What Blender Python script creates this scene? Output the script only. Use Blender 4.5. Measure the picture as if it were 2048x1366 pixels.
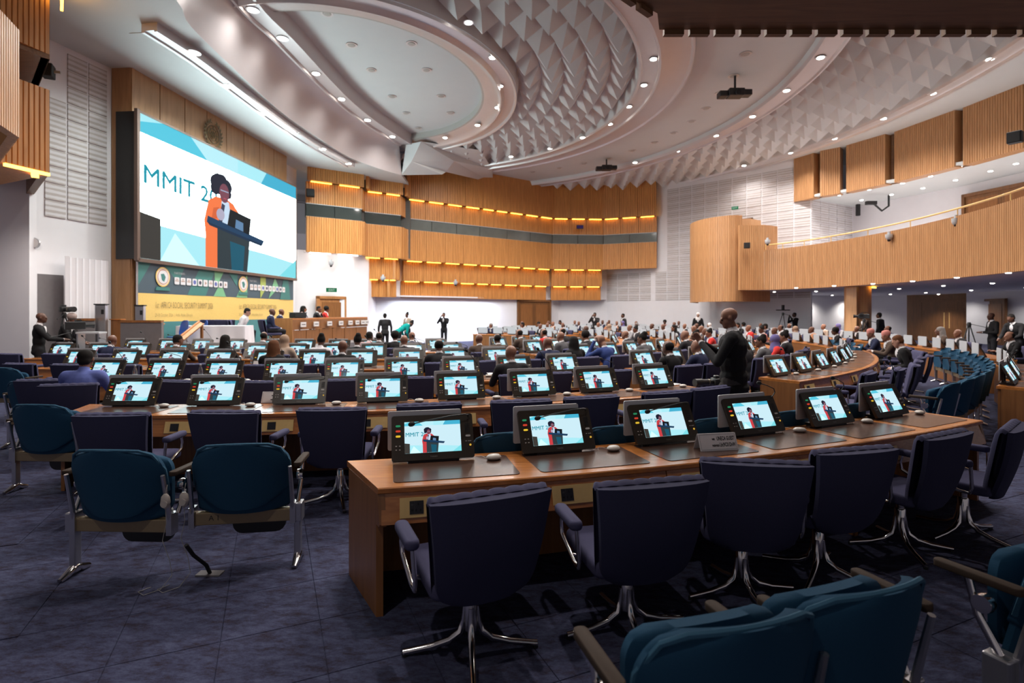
import bpy, bmesh, math, random
import numpy as np
from mathutils import Vector, Matrix
random.seed(7)
for o in list(bpy.data.objects): bpy.data.objects.remove(o, do_unlink=True)
S = bpy.context.scene
COL = S.collection
# ---------------------------------------------------------------- camera, world, exposure
FPX, V0, U0, EYE = 1080.0, 625.0, 1024.0, 1.75      # focal length in pixels, horizon row, centre column, eye height
cd = bpy.data.cameras.new('camera'); cam = bpy.data.objects.new('camera', cd); COL.objects.link(cam)
cam.location = (0, 0, EYE); cam.rotation_euler = (math.pi / 2, 0, 0)
cd.sensor_width = 36.0; cd.lens = 36.0 * FPX / 2048.0
cd.shift_y = -(683.0 - V0) / 2048.0
cd.clip_start = 0.05; cd.clip_end = 200
cd.dof.use_dof = True; cd.dof.focus_distance = 4.2; cd.dof.aperture_fstop = 2.2
S.camera = cam
S.view_settings.view_transform = 'Standard'; S.view_settings.look = 'None'
S.view_settings.exposure = 0.0; S.view_settings.gamma = 1.0; S.view_settings.use_curve_mapping = False
W = bpy.data.worlds.new('ambient_fill'); S.world = W; W.use_nodes = True
W.node_tree.nodes['Background'].inputs[0].default_value = (0.86, 0.80, 0.88, 1)
W.node_tree.nodes['Background'].inputs[1].default_value = 0.22  # even ambient fill, added to light the foreground from behind the camera
try:
    S.cycles.use_denoising = True; S.cycles.max_bounces = 6; S.cycles.sample_clamp_indirect = 4.0
    S.cycles.caustics_reflective = False; S.cycles.caustics_refractive = False
except Exception: pass
L_RING, L_BALC, L_UPPER, L_STAGE, L_BACK = 800.0, 260.0, 120.0, 620.0, 360.0   # watts of the hall's lamps
E_AMBER, E_LED, E_MON, E_LAMP = 9.0, 1.0, 1.0, 30.0
# ---------------------------------------------------------------- pixel -> place
def pz(u, v, z):                    # the point of height z seen at pixel (u, v)
    y = FPX * (EYE - z) / (v - V0)
    return Vector(((u - U0) * y / FPX, y, z))
def py(u, v, y):                    # the point at depth y seen at pixel (u, v)
    return Vector(((u - U0) * y / FPX, y, EYE - (v - V0) * y / FPX))
# ---------------------------------------------------------------- materials
MATS = {}
def mat(name, col, rough=0.5, metal=0.0, emit=0.0, var=0.08, scale=30.0, bump=0.0, spec=0.5, alpha=None, trans=0.0, coat=0.0, gloss=False):
    if name in MATS: return MATS[name]
    m = bpy.data.materials.new(name); m.use_nodes = True; nt = m.node_tree; b = nt.nodes['Principled BSDF']
    b.inputs['Roughness'].default_value = rough; b.inputs['Metallic'].default_value = metal
    b.inputs['Specular IOR Level'].default_value = spec
    if coat: b.inputs['Coat Weight'].default_value = coat; b.inputs['Coat Roughness'].default_value = 0.12
    c = (*col, 1)
    if emit:
        b.inputs['Base Color'].default_value = (0.01, 0.01, 0.01, 1); b.inputs['Specular IOR Level'].default_value = 0.0 if emit < 20 and not gloss else 0.3; b.inputs['Roughness'].default_value = 0.9 if not gloss else 0.12
        b.inputs['Emission Color'].default_value = c; b.inputs['Emission Strength'].default_value = emit
    else:
        tc = nt.nodes.new('ShaderNodeTexCoord'); nz = nt.nodes.new('ShaderNodeTexNoise'); mx = nt.nodes.new('ShaderNodeMix')
        mx.data_type = 'RGBA'; nz.inputs['Scale'].default_value = scale; nz.inputs['Detail'].default_value = 3
        nt.links.new(tc.outputs['Object'], nz.inputs['Vector']); nt.links.new(nz.outputs['Fac'], mx.inputs['Factor'])
        mx.inputs['A'].default_value = (*[x * (1 - var) for x in col], 1); mx.inputs['B'].default_value = (*[min(1, x * (1 + var)) for x in col], 1)
        nt.links.new(mx.outputs['Result'], b.inputs['Base Color'])
        if bump:
            bp = nt.nodes.new('ShaderNodeBump'); bp.inputs['Strength'].default_value = bump; bp.inputs['Distance'].default_value = 0.01
            nt.links.new(nz.outputs['Fac'], bp.inputs['Height']); nt.links.new(bp.outputs['Normal'], b.inputs['Normal'])
    if trans: b.inputs['Transmission Weight'].default_value = trans
    if alpha is not None: b.inputs['Alpha'].default_value = alpha
    MATS[name] = m; return m
def wood(name, c1, c2, rough=0.4, sc=(1.2, 14, 14), coat=0.0):
    if name in MATS: return MATS[name]
    m = bpy.data.materials.new(name); m.use_nodes = True; nt = m.node_tree; b = nt.nodes['Principled BSDF']; b.inputs['Roughness'].default_value = rough
    if coat: b.inputs['Coat Weight'].default_value = coat; b.inputs['Coat Roughness'].default_value = 0.18
    tc = nt.nodes.new('ShaderNodeTexCoord'); mp = nt.nodes.new('ShaderNodeMapping'); mp.inputs['Scale'].default_value = sc
    nz = nt.nodes.new('ShaderNodeTexNoise'); nz.inputs['Scale'].default_value = 1.6; nz.inputs['Detail'].default_value = 5; nz.inputs['Distortion'].default_value = 0.6
    rp = nt.nodes.new('ShaderNodeValToRGB'); rp.color_ramp.elements[0].position = 0.3; rp.color_ramp.elements[1].position = 0.72
    rp.color_ramp.elements[0].color = (*c1, 1); rp.color_ramp.elements[1].color = (*c2, 1)
    nt.links.new(tc.outputs['Object'], mp.inputs['Vector']); nt.links.new(mp.outputs['Vector'], nz.inputs['Vector'])
    nt.links.new(nz.outputs['Fac'], rp.inputs['Fac']); nt.links.new(rp.outputs['Color'], b.inputs['Base Color'])
    MATS[name] = m; return m
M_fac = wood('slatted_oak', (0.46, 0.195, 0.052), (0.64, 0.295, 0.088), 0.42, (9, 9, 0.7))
M_bal = wood('parapet_oak', (0.40, 0.20, 0.085), (0.53, 0.28, 0.125), 0.42, (9, 9, 0.7))
M_pan = wood('screen_wall_oak', (0.34, 0.175, 0.075), (0.47, 0.26, 0.12), 0.42, (6, 6, 0.6))
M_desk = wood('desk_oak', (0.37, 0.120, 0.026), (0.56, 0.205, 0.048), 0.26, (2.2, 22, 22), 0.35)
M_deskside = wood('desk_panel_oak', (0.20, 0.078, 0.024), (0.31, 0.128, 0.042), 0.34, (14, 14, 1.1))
M_door = wood('door_oak', (0.13, 0.055, 0.018), (0.22, 0.09, 0.03), 0.4, (12, 12, 1.0))
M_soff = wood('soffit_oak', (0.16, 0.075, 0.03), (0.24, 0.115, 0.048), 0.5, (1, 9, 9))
M_rail = wood('rail_oak', (0.45, 0.20, 0.075), (0.58, 0.29, 0.11), 0.35, (9, 9, 9))
M_pad = mat('desk_leather', (0.085, 0.040, 0.026), 0.24, var=0.25, scale=70, bump=0.05)
M_white = mat('white_plaster', (0.80, 0.78, 0.81), 0.75, var=0.03, scale=3)
M_ceil = mat('ceiling_paint', (0.60, 0.625, 0.62), 0.6, var=0.03, scale=2)
M_pyr = mat('pyramid_paint', (0.62, 0.61, 0.60), 0.55, var=0.03, scale=3)
M_cove = mat('cove_lacquer', (0.60, 0.57, 0.58), 0.34, 0.3, var=0.03, scale=3)
M_silver = mat('brushed_silver', (0.66, 0.64, 0.64), 0.3, 0.45, var=0.04, scale=8)
M_ringp = mat('ring_paint', (0.60, 0.55, 0.55), 0.4, 0.25, var=0.03, scale=3)
M_chrome = mat('chrome', (0.72, 0.68, 0.66), 0.13, 1.0, var=0.03)
M_alu = mat('cast_aluminium', (0.52, 0.51, 0.53), 0.28, 0.9, var=0.06)
M_beam = mat('seat_beam_metal', (0.26, 0.19, 0.11), 0.4, 0.25, var=0.08)
M_black = mat('black_plastic', (0.012, 0.012, 0.013), 0.4, var=0.2)
M_blackm = mat('black_matte', (0.01, 0.01, 0.011), 0.75, var=0.2)
M_house = mat('console_housing', (0.042, 0.033, 0.026), 0.32, 0.15, var=0.1)
M_plate = mat('console_nameplate', (0.48, 0.49, 0.51), 0.4, var=0.04)
M_blue = mat('chair_navy_wool', (0.058, 0.055, 0.108), 0.9, var=0.16, scale=240, bump=0.12, spec=0.2)
M_blueshell = mat('chair_navy_shell', (0.040, 0.039, 0.080), 0.9, var=0.18, scale=260, bump=0.12, spec=0.2)
M_pipe = mat('chair_piping', (0.075, 0.072, 0.15), 0.8, var=0.1)
M_teal = mat('teal_wool', (0.013, 0.056, 0.108), 0.85, var=0.14, scale=240, bump=0.1, spec=0.2)
M_tealrim = mat('teal_wool_rim', (0.032, 0.10, 0.165), 0.8, var=0.1, scale=240, spec=0.25)
M_brass = mat('brushed_brass', (0.80, 0.53, 0.20), 0.38, 0.12, var=0.12, scale=14)
M_sock = mat('socket_black', (0.012, 0.011, 0.011), 0.35, var=0.1)
M_armbr = mat('brown_arm_pad', (0.045, 0.029, 0.021), 0.75, var=0.15, scale=60, spec=0.15)
M_ear = mat('ivory_plastic', (0.48, 0.42, 0.37), 0.35, var=0.05)
M_paper = mat('white_paper', (0.72, 0.69, 0.68), 0.7, var=0.02)
M_ink = mat('black_ink', (0.015, 0.014, 0.016), 0.6)
M_cable = mat('grey_cable', (0.35, 0.33, 0.30), 0.5)
M_gold = mat('emblem_gold', (0.13, 0.095, 0.04), 0.4, 0.35, var=0.2, scale=12)
M_glass2 = mat('booth_glass_lit', (0.13, 0.145, 0.135), 0.08, 0.0, var=0.3, scale=1.2, spec=0.6)  # lit booth interior put into the glass colour
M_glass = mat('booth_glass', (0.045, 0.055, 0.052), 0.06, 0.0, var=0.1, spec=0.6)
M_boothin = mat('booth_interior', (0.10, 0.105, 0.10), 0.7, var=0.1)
M_bottle = mat('bottle_clear', (0.80, 0.82, 0.86), 0.08, trans=0.92, var=0.02)
M_cloth = mat('white_tablecloth', (0.74, 0.70, 0.73), 0.85, var=0.03, scale=6)
M_amber = mat('amber_tube', (1.0, 0.46, 0.055), emit=E_AMBER)
M_lampw = mat('lamp_glow', (1.0, 0.93, 0.84), emit=E_LAMP)
M_dim = mat('dim_lamp_cap', (0.42, 0.41, 0.38), 0.4)
M_grey = mat('grey_panel', (0.16, 0.145, 0.15), 0.6, var=0.1, scale=10)
M_green = mat('exit_green', (0.03, 0.30, 0.13), emit=0.55)
M_seam = mat('carpet_base', (0.012, 0.012, 0.02), 0.95)
def carpet():
    m = bpy.data.materials.new('navy_carpet'); m.use_nodes = True; nt = m.node_tree; b = nt.nodes['Principled BSDF']; b.inputs['Roughness'].default_value = 0.97
    b.inputs['Specular IOR Level'].default_value = 0.15
    g = nt.nodes.new('ShaderNodeNewGeometry'); mp = nt.nodes.new('ShaderNodeMapping'); mp.inputs['Scale'].default_value = (1.5, 3.6, 1); mp.inputs['Rotation'].default_value = (0, 0, 0.5)
    n1 = nt.nodes.new('ShaderNodeTexNoise'); n1.inputs['Scale'].default_value = 4.2; n1.inputs['Detail'].default_value = 9; n1.inputs['Roughness'].default_value = 0.85
    n2 = nt.nodes.new('ShaderNodeTexNoise'); n2.inputs['Scale'].default_value = 130; n2.inputs['Detail'].default_value = 2
    r = nt.nodes.new('ShaderNodeValToRGB'); e = r.color_ramp.elements
    e[0].position = 0.38; e[0].color = (0.026, 0.018, 0.026, 1); e[1].position = 0.62; e[1].color = (0.072, 0.078, 0.135, 1)
    k = e.new(0.5); k.color = (0.044, 0.046, 0.088, 1)
    bp = nt.nodes.new('ShaderNodeBump'); bp.inputs['Strength'].default_value = 0.5; bp.inputs['Distance'].default_value = 0.004
    nt.links.new(g.outputs['Position'], mp.inputs['Vector']); nt.links.new(mp.outputs['Vector'], n1.inputs['Vector']); nt.links.new(g.outputs['Position'], n2.inputs['Vector'])
    nt.links.new(n1.outputs['Fac'], r.inputs['Fac']); nt.links.new(r.outputs['Color'], b.inputs['Base Color'])
    nt.links.new(n2.outputs['Fac'], bp.inputs['Height']); nt.links.new(bp.outputs['Normal'], b.inputs['Normal'])
    return m
M_carpet = carpet()
def lines_mat():                     # rows of fine horizontal slots cut in the acoustic panels
    m = bpy.data.materials.new('slotted_acoustic_panel'); m.use_nodes = True; nt = m.node_tree; b = nt.nodes['Principled BSDF']; b.inputs['Roughness'].default_value = 0.8
    tc = nt.nodes.new('ShaderNodeTexCoord'); w = nt.nodes.new('ShaderNodeTexWave'); w.bands_direction = 'Z'; w.inputs['Scale'].default_value = 2.4
    nz = nt.nodes.new('ShaderNodeTexNoise'); nz.inputs['Scale'].default_value = 5.0
    mu = nt.nodes.new('ShaderNodeMath'); mu.operation = 'MULTIPLY'; r = nt.nodes.new('ShaderNodeValToRGB')
    r.color_ramp.elements[0].position = 0.22; r.color_ramp.elements[0].color = (0.66, 0.64, 0.66, 1); r.color_ramp.elements[1].position = 0.34; r.color_ramp.elements[1].color = (0.47, 0.425, 0.41, 1)
    nt.links.new(tc.outputs['Object'], w.inputs['Vector']); nt.links.new(tc.outputs['Object'], nz.inputs['Vector'])
    nt.links.new(w.outputs['Fac'], mu.inputs[0]); nt.links.new(nz.outputs['Fac'], mu.inputs[1]); nt.links.new(mu.outputs[0], r.inputs['Fac']); nt.links.new(r.outputs['Color'], b.inputs['Base Color'])
    return m
M_slot = lines_mat()
# ---------------------------------------------------------------- mesh building
class MB:
    def __init__(s): s.v = []; s.f = []; s.m = []; s.mats = []
    def mi(s, m):
        if m not in s.mats: s.mats.append(m)
        return s.mats.index(m)
    def add(s, vs, fs, m, M=None):
        k = len(s.v); i = s.mi(m)
        for p in vs:
            p = Vector(p); s.v.append(tuple(M @ p) if M is not None else tuple(p))
        for f in fs: s.f.append([k + a for a in f]); s.m.append(i)
        return s
    def box(s, c, d, m, M=None, rz=0.0, rx=0.0):
        x, y, z = d[0] / 2, d[1] / 2, d[2] / 2
        T = Matrix.Translation(c) @ Matrix.Rotation(rz, 4, 'Z') @ Matrix.Rotation(rx, 4, 'X')
        if M is not None: T = M @ T
        vs = [(-x, -y, -z), (x, -y, -z), (x, y, -z), (-x, y, -z), (-x, -y, z), (x, -y, z), (x, y, z), (-x, y, z)]
        return s.add(vs, [(0, 3, 2, 1), (4, 5, 6, 7), (0, 1, 5, 4), (1, 2, 6, 5), (2, 3, 7, 6), (3, 0, 4, 7)], m, T)
    def prism(s, poly, z0, z1, m, M=None):              # poly counter-clockwise in xy
        n = len(poly); vs = [(p[0], p[1], z0) for p in poly] + [(p[0], p[1], z1) for p in poly]
        fs = [tuple(range(n - 1, -1, -1)), tuple(range(n, 2 * n))] + [(i, (i + 1) % n, n + (i + 1) % n, n + i) for i in range(n)]
        return s.add(vs, fs, m, M)
    def tube(s, pts, r, m, n=8, M=None, caps=True):
        pts = [Vector(p) for p in pts]; rr = r if isinstance(r, (list, tuple)) else [r] * len(pts); vs = []; fs = []
        d0 = (pts[1] - pts[0]).normalized(); up = Vector((0, 0, 1)) if abs(d0.z) < 0.9 else Vector((1, 0, 0)); a = d0.cross(up).normalized()
        for i, p in enumerate(pts):
            d = (pts[min(i + 1, len(pts) - 1)] - pts[max(i - 1, 0)]).normalized()
            a = (a - d * a.dot(d)).normalized(); b = d.cross(a)
            for k in range(n):
                t = 2 * math.pi * k / n; vs.append(p + (a * math.cos(t) + b * math.sin(t)) * rr[i])
        for i in range(len(pts) - 1):
            for k in range(n): fs.append((i * n + k, i * n + (k + 1) % n, (i + 1) * n + (k + 1) % n, (i + 1) * n + k))
        if caps: fs.append(tuple(range(n - 1, -1, -1))); fs.append(tuple(range((len(pts) - 1) * n, len(pts) * n)))
        return s.add(vs, fs, m, M)
    def lathe(s, prof, m, n=12, M=None, sy=1.0):        # prof: (radius, z) from bottom to top
        vs = []; fs = []
        for r, z in prof:
            for k in range(n): t = 2 * math.pi * k / n; vs.append((r * math.cos(t), r * math.sin(t) * sy, z))
        for i in range(len(prof) - 1):
            for k in range(n): fs.append((i * n + k, i * n + (k + 1) % n, (i + 1) * n + (k + 1) % n, (i + 1) * n + k))
        fs.append(tuple(range(n - 1, -1, -1))); fs.append(tuple(range((len(prof) - 1) * n, len(prof) * n)))
        return s.add(vs, fs, m, M)
    def mesh(s, name, smooth=None, bevel=0.0, seg=2, weld=False):
        me = bpy.data.meshes.new(name); me.from_pydata(s.v, [], s.f)
        for m in s.mats: me.materials.append(m)
        me.polygons.foreach_set('material_index', s.m)
        if bevel or weld:
            bm = bmesh.new(); bm.from_mesh(me)
            if weld: bmesh.ops.remove_doubles(bm, verts=bm.verts, dist=1e-5)
            if bevel: 
                es = [e for e in bm.edges if len(e.link_faces) == 2 and e.calc_face_angle(0) > 0.5]
                bmesh.ops.bevel(bm, geom=es, offset=bevel, segments=seg, affect='EDGES', profile=0.5, clamp_overlap=True)
            bm.to_mesh(me); bm.free()
        me.update()
        if smooth is not None:
            me.shade_smooth(); me.set_sharp_from_angle(angle=smooth)
        return me
def rrect(w, h, r, n=4, cx=0.0, cy=0.0):
    pts = []
    for qx, qy, a0 in ((w / 2 - r, h / 2 - r, 0), (-w / 2 + r, h / 2 - r, 90), (-w / 2 + r, -h / 2 + r, 180), (w / 2 - r, -h / 2 + r, 270)):
        for k in range(n + 1):
            t = math.radians(a0 + 90 * k / n); pts.append((cx + qx + r * math.cos(t), cy + qy + r * math.sin(t)))
    return pts
def text_mesh(txt, size, m, thin=0.0, name='lettering', align='LEFT', ext=0.0):
    cu = bpy.data.curves.new(name, 'FONT'); cu.body = txt; cu.size = size; cu.offset = -thin; cu.resolution_u = 2; cu.align_x = align; cu.extrude = ext
    o = bpy.data.objects.new('tmp_text', cu); COL.objects.link(o)
    dg = bpy.context.evaluated_depsgraph_get(); me = bpy.data.meshes.new_from_object(o.evaluated_get(dg)); me.name = name
    bpy.data.objects.remove(o, do_unlink=True); bpy.data.curves.remove(cu)
    me.materials.clear(); me.materials.append(m); return me
def mesh_to(mb, me, m, M):
    mb.add([v.co for v in me.vertices], [tuple(p.vertices) for p in me.polygons], m, M)
def link(name, me, parent=None, loc=(0, 0, 0), rot=(0, 0, 0), label=None, kind=None):
    o = bpy.data.objects.new(name, me); COL.objects.link(o)
    o.parent = parent; o.location = loc; o.rotation_euler = rot
    if label: o['label'] = label
    if kind: o['kind'] = kind
    return o
def tag(o, label, cat, group=None, kind=None):
    o['label'] = label; o['category'] = cat
    if group: o['group'] = group
    if kind: o['kind'] = kind
    return o
def thing(name, label, cat, loc=(0, 0, 0), rz=0.0, group=None):
    o = link(name, None, None, loc, (0, 0, rz)); return tag(o, label, cat, group)
def build(parent, parts):            # parts: (name, mesh[, loc[, rot[, subparts]]])
    for p in parts:
        o = link(p[0], p[1], parent, p[2] if len(p) > 2 else (0, 0, 0), p[3] if len(p) > 3 else (0, 0, 0))
        if len(p) > 4: build(o, p[4])
def struct(name, me, parent=None, loc=(0, 0, 0), rot=(0, 0, 0), label=None):
    o = link(name, me, parent, loc, rot, label)
    if parent is None: o['kind'] = 'structure'
    return o
def spot(name, loc, watts, size=110, blend=0.7, col=(1.0, 0.86, 0.74), rot=(0, 0, 0), rad=0.12):
    l = bpy.data.lights.new(name, 'SPOT'); l.energy = watts; l.spot_size = math.radians(size); l.spot_blend = blend; l.color = col; l.shadow_soft_size = rad
    o = bpy.data.objects.new(name, l); COL.objects.link(o); o.location = loc; o.rotation_euler = rot; return o
ORD = 'first second third fourth fifth sixth seventh eighth ninth tenth eleventh twelfth thirteenth fourteenth fifteenth sixteenth seventeenth eighteenth nineteenth twentieth twenty-first twenty-second twenty-third twenty-fourth twenty-fifth twenty-sixth twenty-seventh twenty-eighth twenty-ninth thirtieth'.split()
# ---------------------------------------------------------------- the horseshoe of desk rows, around the point CX, CY
CX, CY = -4.1, 19.7
ROWS = [16.95, 14.45, 12.35, 10.3, 8.3, 6.4]
def ang(R, s): return -0.055 if s <= 0 else min(s / R, math.pi)
def path(R, s, off=0.0):             # off > 0: outwards, towards the chairs
    if s <= 0: p = Vector((CX + s, CY - R - 0.055 * s)); a = -0.055 if s < -0.3 else 0.0
    elif s < math.pi * R: a = s / R; p = Vector((CX + R * math.sin(a), CY - R * math.cos(a)))
    else: a = math.pi; p = Vector((CX - (s - math.pi * R), CY + R))
    n = Vector((-math.sin(a), math.cos(a))); return p - n * off
def s_of_u(R, u, off=0.0, far=False):   # the place along a row seen in column u
    best, bs = 1e9, 0
    for k in range(-700, int(math.pi * R * 100) + 400):
        s = k / 100; p = path(R, s, off)
        if p.y < 0.5: continue
        if far != (s / R > 1.5): continue
        e = abs(U0 + FPX * p.x / p.y - u)
        if e < best: best, bs = e, s
    return bs
# ================================================================ the setting
def v2(p): return Vector((p[0], p[1]))
def fluted(parent, name, p0, p1, z0, z1, m, face=(0.0, 15.0), pitch=0.11, thick=0.14, depth=0.022, off=0.0):
    p0, p1 = v2(p0), v2(p1); d = p1 - p0; L = d.length
    n = Vector((-d.y, d.x)) / L
    if n.dot(v2(face) - (p0 + p1) / 2) < 0: p0, p1 = p1, p0; d = -d; n = -n
    p0 = p0 + n * off; k = max(2, round(L / pitch)); w = L / k
    poly = [(0, -thick)] + [(L, -thick)]
    front = []
    for i in range(k):
        x = i * w; front += [(x + 0.0, -depth), (x + w * 0.12, 0), (x + w * 0.82, 0), (x + w * 0.94, -depth)]
    front += [(L, -depth)]
    poly = [(0, -thick), (L, -thick)] + front[::-1]
    a = math.atan2(d.y, d.x); mb = MB(); mb.prism(poly, 0, z1 - z0, m)      # local +y is the outward normal
    return struct(name, mb.mesh(name), parent, (p0.x, p0.y, z0), (0, 0, a))
def panelled(parent, name, p0, p1, z0, z1, m, n, gap=0.012, **k):
    p0, p1 = v2(p0), v2(p1); d = (p1 - p0)
    for i in range(n):
        a, b = p0 + d * (i / n) + d.normalized() * gap / 2, p0 + d * ((i + 1) / n) - d.normalized() * gap / 2
        fluted(parent, name, a, b, z0, z1, m, **k)
def slab(name, poly, z0, z1, m, parent=None):
    a = sum(poly[i][0] * poly[(i + 1) % len(poly)][1] - poly[(i + 1) % len(poly)][0] * poly[i][1] for i in range(len(poly)))
    if a < 0: poly = poly[::-1]
    return struct(name, MB().prism(poly, z0, z1, m).mesh(name), parent)
def wall(name, pts, z0, z1, m, thick=0.2, parent=None, back=None):
    """a wall along a polyline; its thickness lies on the side away from the hall's middle"""
    pts = [v2(p) for p in pts]; mb = MB(); ref = v2(back or (0, 17))
    for a, b in zip(pts[:-1], pts[1:]):
        d = (b - a).normalized(); n = Vector((-d.y, d.x))
        if n.dot(ref - (a + b) / 2) > 0: n = -n
        poly = [a, b, b + n * thick, a + n * thick]
        if (b - a).cross(n) < 0: poly = poly[::-1]
        mb.prism(poly, z0, z1, m)
    return struct(name, mb.mesh(name), parent)
ZC = 10.05                                                   # the main ceiling
# ---- floor: carpet tiles near the camera, plain carpet beyond
floor = slab('floor', [(-14, -3), (30, -3), (30, 42), (-14, 42)], -0.3, -0.004, M_carpet)
tile_me = MB().box((0, 0, -0.006), (0.496, 0.496, 0.012), M_carpet).mesh('carpet_tile', bevel=0.002, seg=1)
ta = math.radians(24); tiles = []
for i in range(-40, 40):
    for j in range(-40, 40):
        x, y = i * 0.5, j * 0.5; X, Y = x * math.cos(ta) - y * math.sin(ta), x * math.sin(ta) + y * math.cos(ta)
        if Y < 1.9 or Y > 9.5: continue
        u = U0 + FPX * X / Y
        if -60 < u < 2110: tiles.append((Y, X, Y))
tiles.sort()
for _, X, Y in tiles[:295]: link('carpet_tile', tile_me, floor, (X, Y, 0.002), (0, 0, ta))
# ---- the ceiling: rings swept round one centre
KX, KY = -5.9, 20.3
def kk(a): return 1.16 if a <= 5.8 else (1.0 if a >= 10.5 else 1.16 - 0.16 * (a - 5.8) / 4.7)
def ringpt(a, t): return (KX + a * math.cos(t), KY + a * kk(a) * math.sin(t))
NR = 168
def sweep(name, prof, m, parent=None, smooth=0.6, closed=False):
    mb = MB(); vs = []; fs = []; n = len(prof)
    for i in range(NR):
        t = 2 * math.pi * i / NR
        for a, z in prof: x, y = ringpt(a, t); vs.append((x, y, z))
    for i in range(NR):
        j = (i + 1) % NR
        for k in range(n if closed else n - 1): q = (k + 1) % n; fs.append((i * n + k, i * n + q, j * n + q, j * n + k))
    return struct(name, mb.add(vs, fs, m).mesh(name, smooth), parent)
ceil = sweep('ceiling', [(12.15, ZC + 0.05), (15.65, ZC + 0.05), (15.7, ZC - 0.1)], M_ceil)
sweep('ceiling_margin', [(22.15, ZC - 0.1), (22.2, ZC), (40.0, ZC)], M_ceil, ceil)
ibed = sweep('pyramid_bed', [(6.1, ZC - 0.17), (6.15, ZC + 0.3), (10.3, ZC + 0.3), (10.36, ZC - 0.15)], M_pyr, ceil)
obed = sweep('pyramid_bed', [(16.5, ZC - 0.1), (16.55, ZC + 0.3), (21.35, ZC + 0.3), (21.4, ZC - 0.1)], M_pyr, ceil)
pan = sweep('ceiling_panel', [(0.01, 10.25), (4.75, 10.25)], M_ceil, ceil)
sweep('trim_1', [(4.75, 10.25), (4.76, 10.0), (4.84, 9.98)], M_dim)
sweep('trim_2', [(4.84, 9.98), (4.98, 9.94), (5.2, 9.9), (5.38, 9.84), (5.45, 9.76)], M_silver)
sweep('trim_3', [(5.45, 9.76), (5.5, 9.74), (5.55, 9.8), (5.62, 9.86), (5.98, 9.86), (6.02, 9.8), (6.07, 9.78), (6.1, 9.86)], M_silver)
sweep('trim_4', [(10.36, 9.9), (10.4, 9.82), (10.47, 9.82), (10.5, 9.88), (11.0, 9.88), (11.03, 9.8), (11.1, 9.8)], M_silver)
sweep('trim_5', [(11.1, 9.8), (11.25, 9.86), (11.7, 9.95), (12.0, 9.96), (12.06, 9.9), (12.12, 9.9), (12.15, ZC + 0.05)], M_cove)
sweep('trim_6', [(15.7, 9.95), (15.75, 9.84), (15.82, 9.84), (15.86, 9.92), (16.4, 9.92), (16.44, 9.86), (16.5, 9.86)], M_ringp)
sweep('trim_7', [(21.4, 9.95), (21.45, 9.86), (21.52, 9.86), (21.56, 9.92), (22.0, 9.92), (22.05, 9.85), (22.15, 9.85), (22.16, 9.95)], M_silver)
# hanging pyramids, each its own piece
def pyramid_rows(bed, a0, a1, rows, size_t, t0, t1, drop):
    w = (a1 - a0) / rows
    for r in range(rows):
        ac = a0 + (r + 0.5) * w; n = int(2 * math.pi * ac / size_t); dt = 2 * math.pi / n
        def P(a, t, z): x, y = ringpt(a, t); return Vector((x, y, z))
        for i in range(n):
            t = (i + 0.5 * (r % 2)) * dt
            tt = (t + math.pi) % (2 * math.pi) - math.pi
            if not (t0 < tt < t1): continue
            ap = P(ac, t, 0); o = Vector((ap.x, ap.y, ZC + 0.3))
            vs = [P(ac - w / 2, t - dt / 2, ZC + 0.3) - o, P(ac - w / 2, t + dt / 2, ZC + 0.3) - o, P(ac + w / 2, t + dt / 2, ZC + 0.3) - o, P(ac + w / 2, t - dt / 2, ZC + 0.3) - o, Vector((0, 0, -drop))]
            link('pyramid', MB().add(vs, [(0, 1, 4), (1, 2, 4), (2, 3, 4), (3, 0, 4), (0, 3, 2, 1)], M_pyr).mesh('pyramid'), bed, o)
pyramid_rows(ibed, 6.18, 10.28, 5, 0.92, math.radians(-52), math.radians(115), 0.62)
pyramid_rows(obed, 16.56, 21.34, 5, 1.02, math.radians(-30), math.radians(68), 0.62)
# ---- the lower ceiling above the stage, its cove and light ledge
ZL = 8.57
cove_lo = [(-7.2, 9.5), (-7.33, 11.8), (-7.66, 12.9), (-7.79, 15.4), (-7.86, 17.5), (-7.8, 19.1), (-7.5, 21.6), (-7.15, 23.7), (-6.3, 25.6), (-5.48, 26.8)]
ZS = 9.82
cove_hi = [(-7.2, 9.5), (-7.15, 12.0)] + [(q.x - 0.33, q.y) for q in (pz(u, v, ZS) for u, v in ((505, 20), (565, 77), (632, 147), (683, 198), (735, 240), (785, 273), (802, 284), (812, 290)))]
def spline(pts, n):
    out = []
    for i in range(len(pts) - 1):
        p0, p1, p2, p3 = [v2(pts[min(max(i + k, 0), len(pts) - 1)]) for k in (-1, 0, 1, 2)]
        for q in range(n):
            t = q / n; out.append(0.5 * (2 * p1 + (p2 - p0) * t + (2 * p0 - 5 * p1 + 4 * p2 - p3) * t * t + (3 * p1 - p0 - 3 * p2 + p3) * t ** 3))
    return out + [v2(pts[-1])]
lo, hi = spline(cove_lo, 4), spline(cove_hi, 4)
low = slab('ceiling_stage', [(-16, 9.5)] + [tuple(p) for p in lo] + [(-5.6, 30), (-16, 30)], ZL, ZL + 0.15, M_ceil)
rows_ = []
for k in range(7):
    t = k / 6; e = math.sin(t * math.pi / 2)
    rows_.append([(a.x + (b.x - a.x) * (1 - math.cos(t * math.pi / 2)) * 0.5 + (b.x - a.x) * t * 0.5, a.y + (b.y - a.y) * t, ZL + (ZS - ZL) * (0.55 * e + 0.45 * t)) for a, b in zip(lo, hi)])
def loft(name, rows, m, smooth=0.8, kind='trim'):
    n = len(rows[0]); vs = [p for r in rows for p in r]; fs = [(i * n + k, (i + 1) * n + k, (i + 1) * n + k + 1, i * n + k + 1) for i in range(len(rows) - 1) for k in range(n - 1)]
    return struct(name, MB().add(vs, fs, m).mesh(name, smooth))
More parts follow.
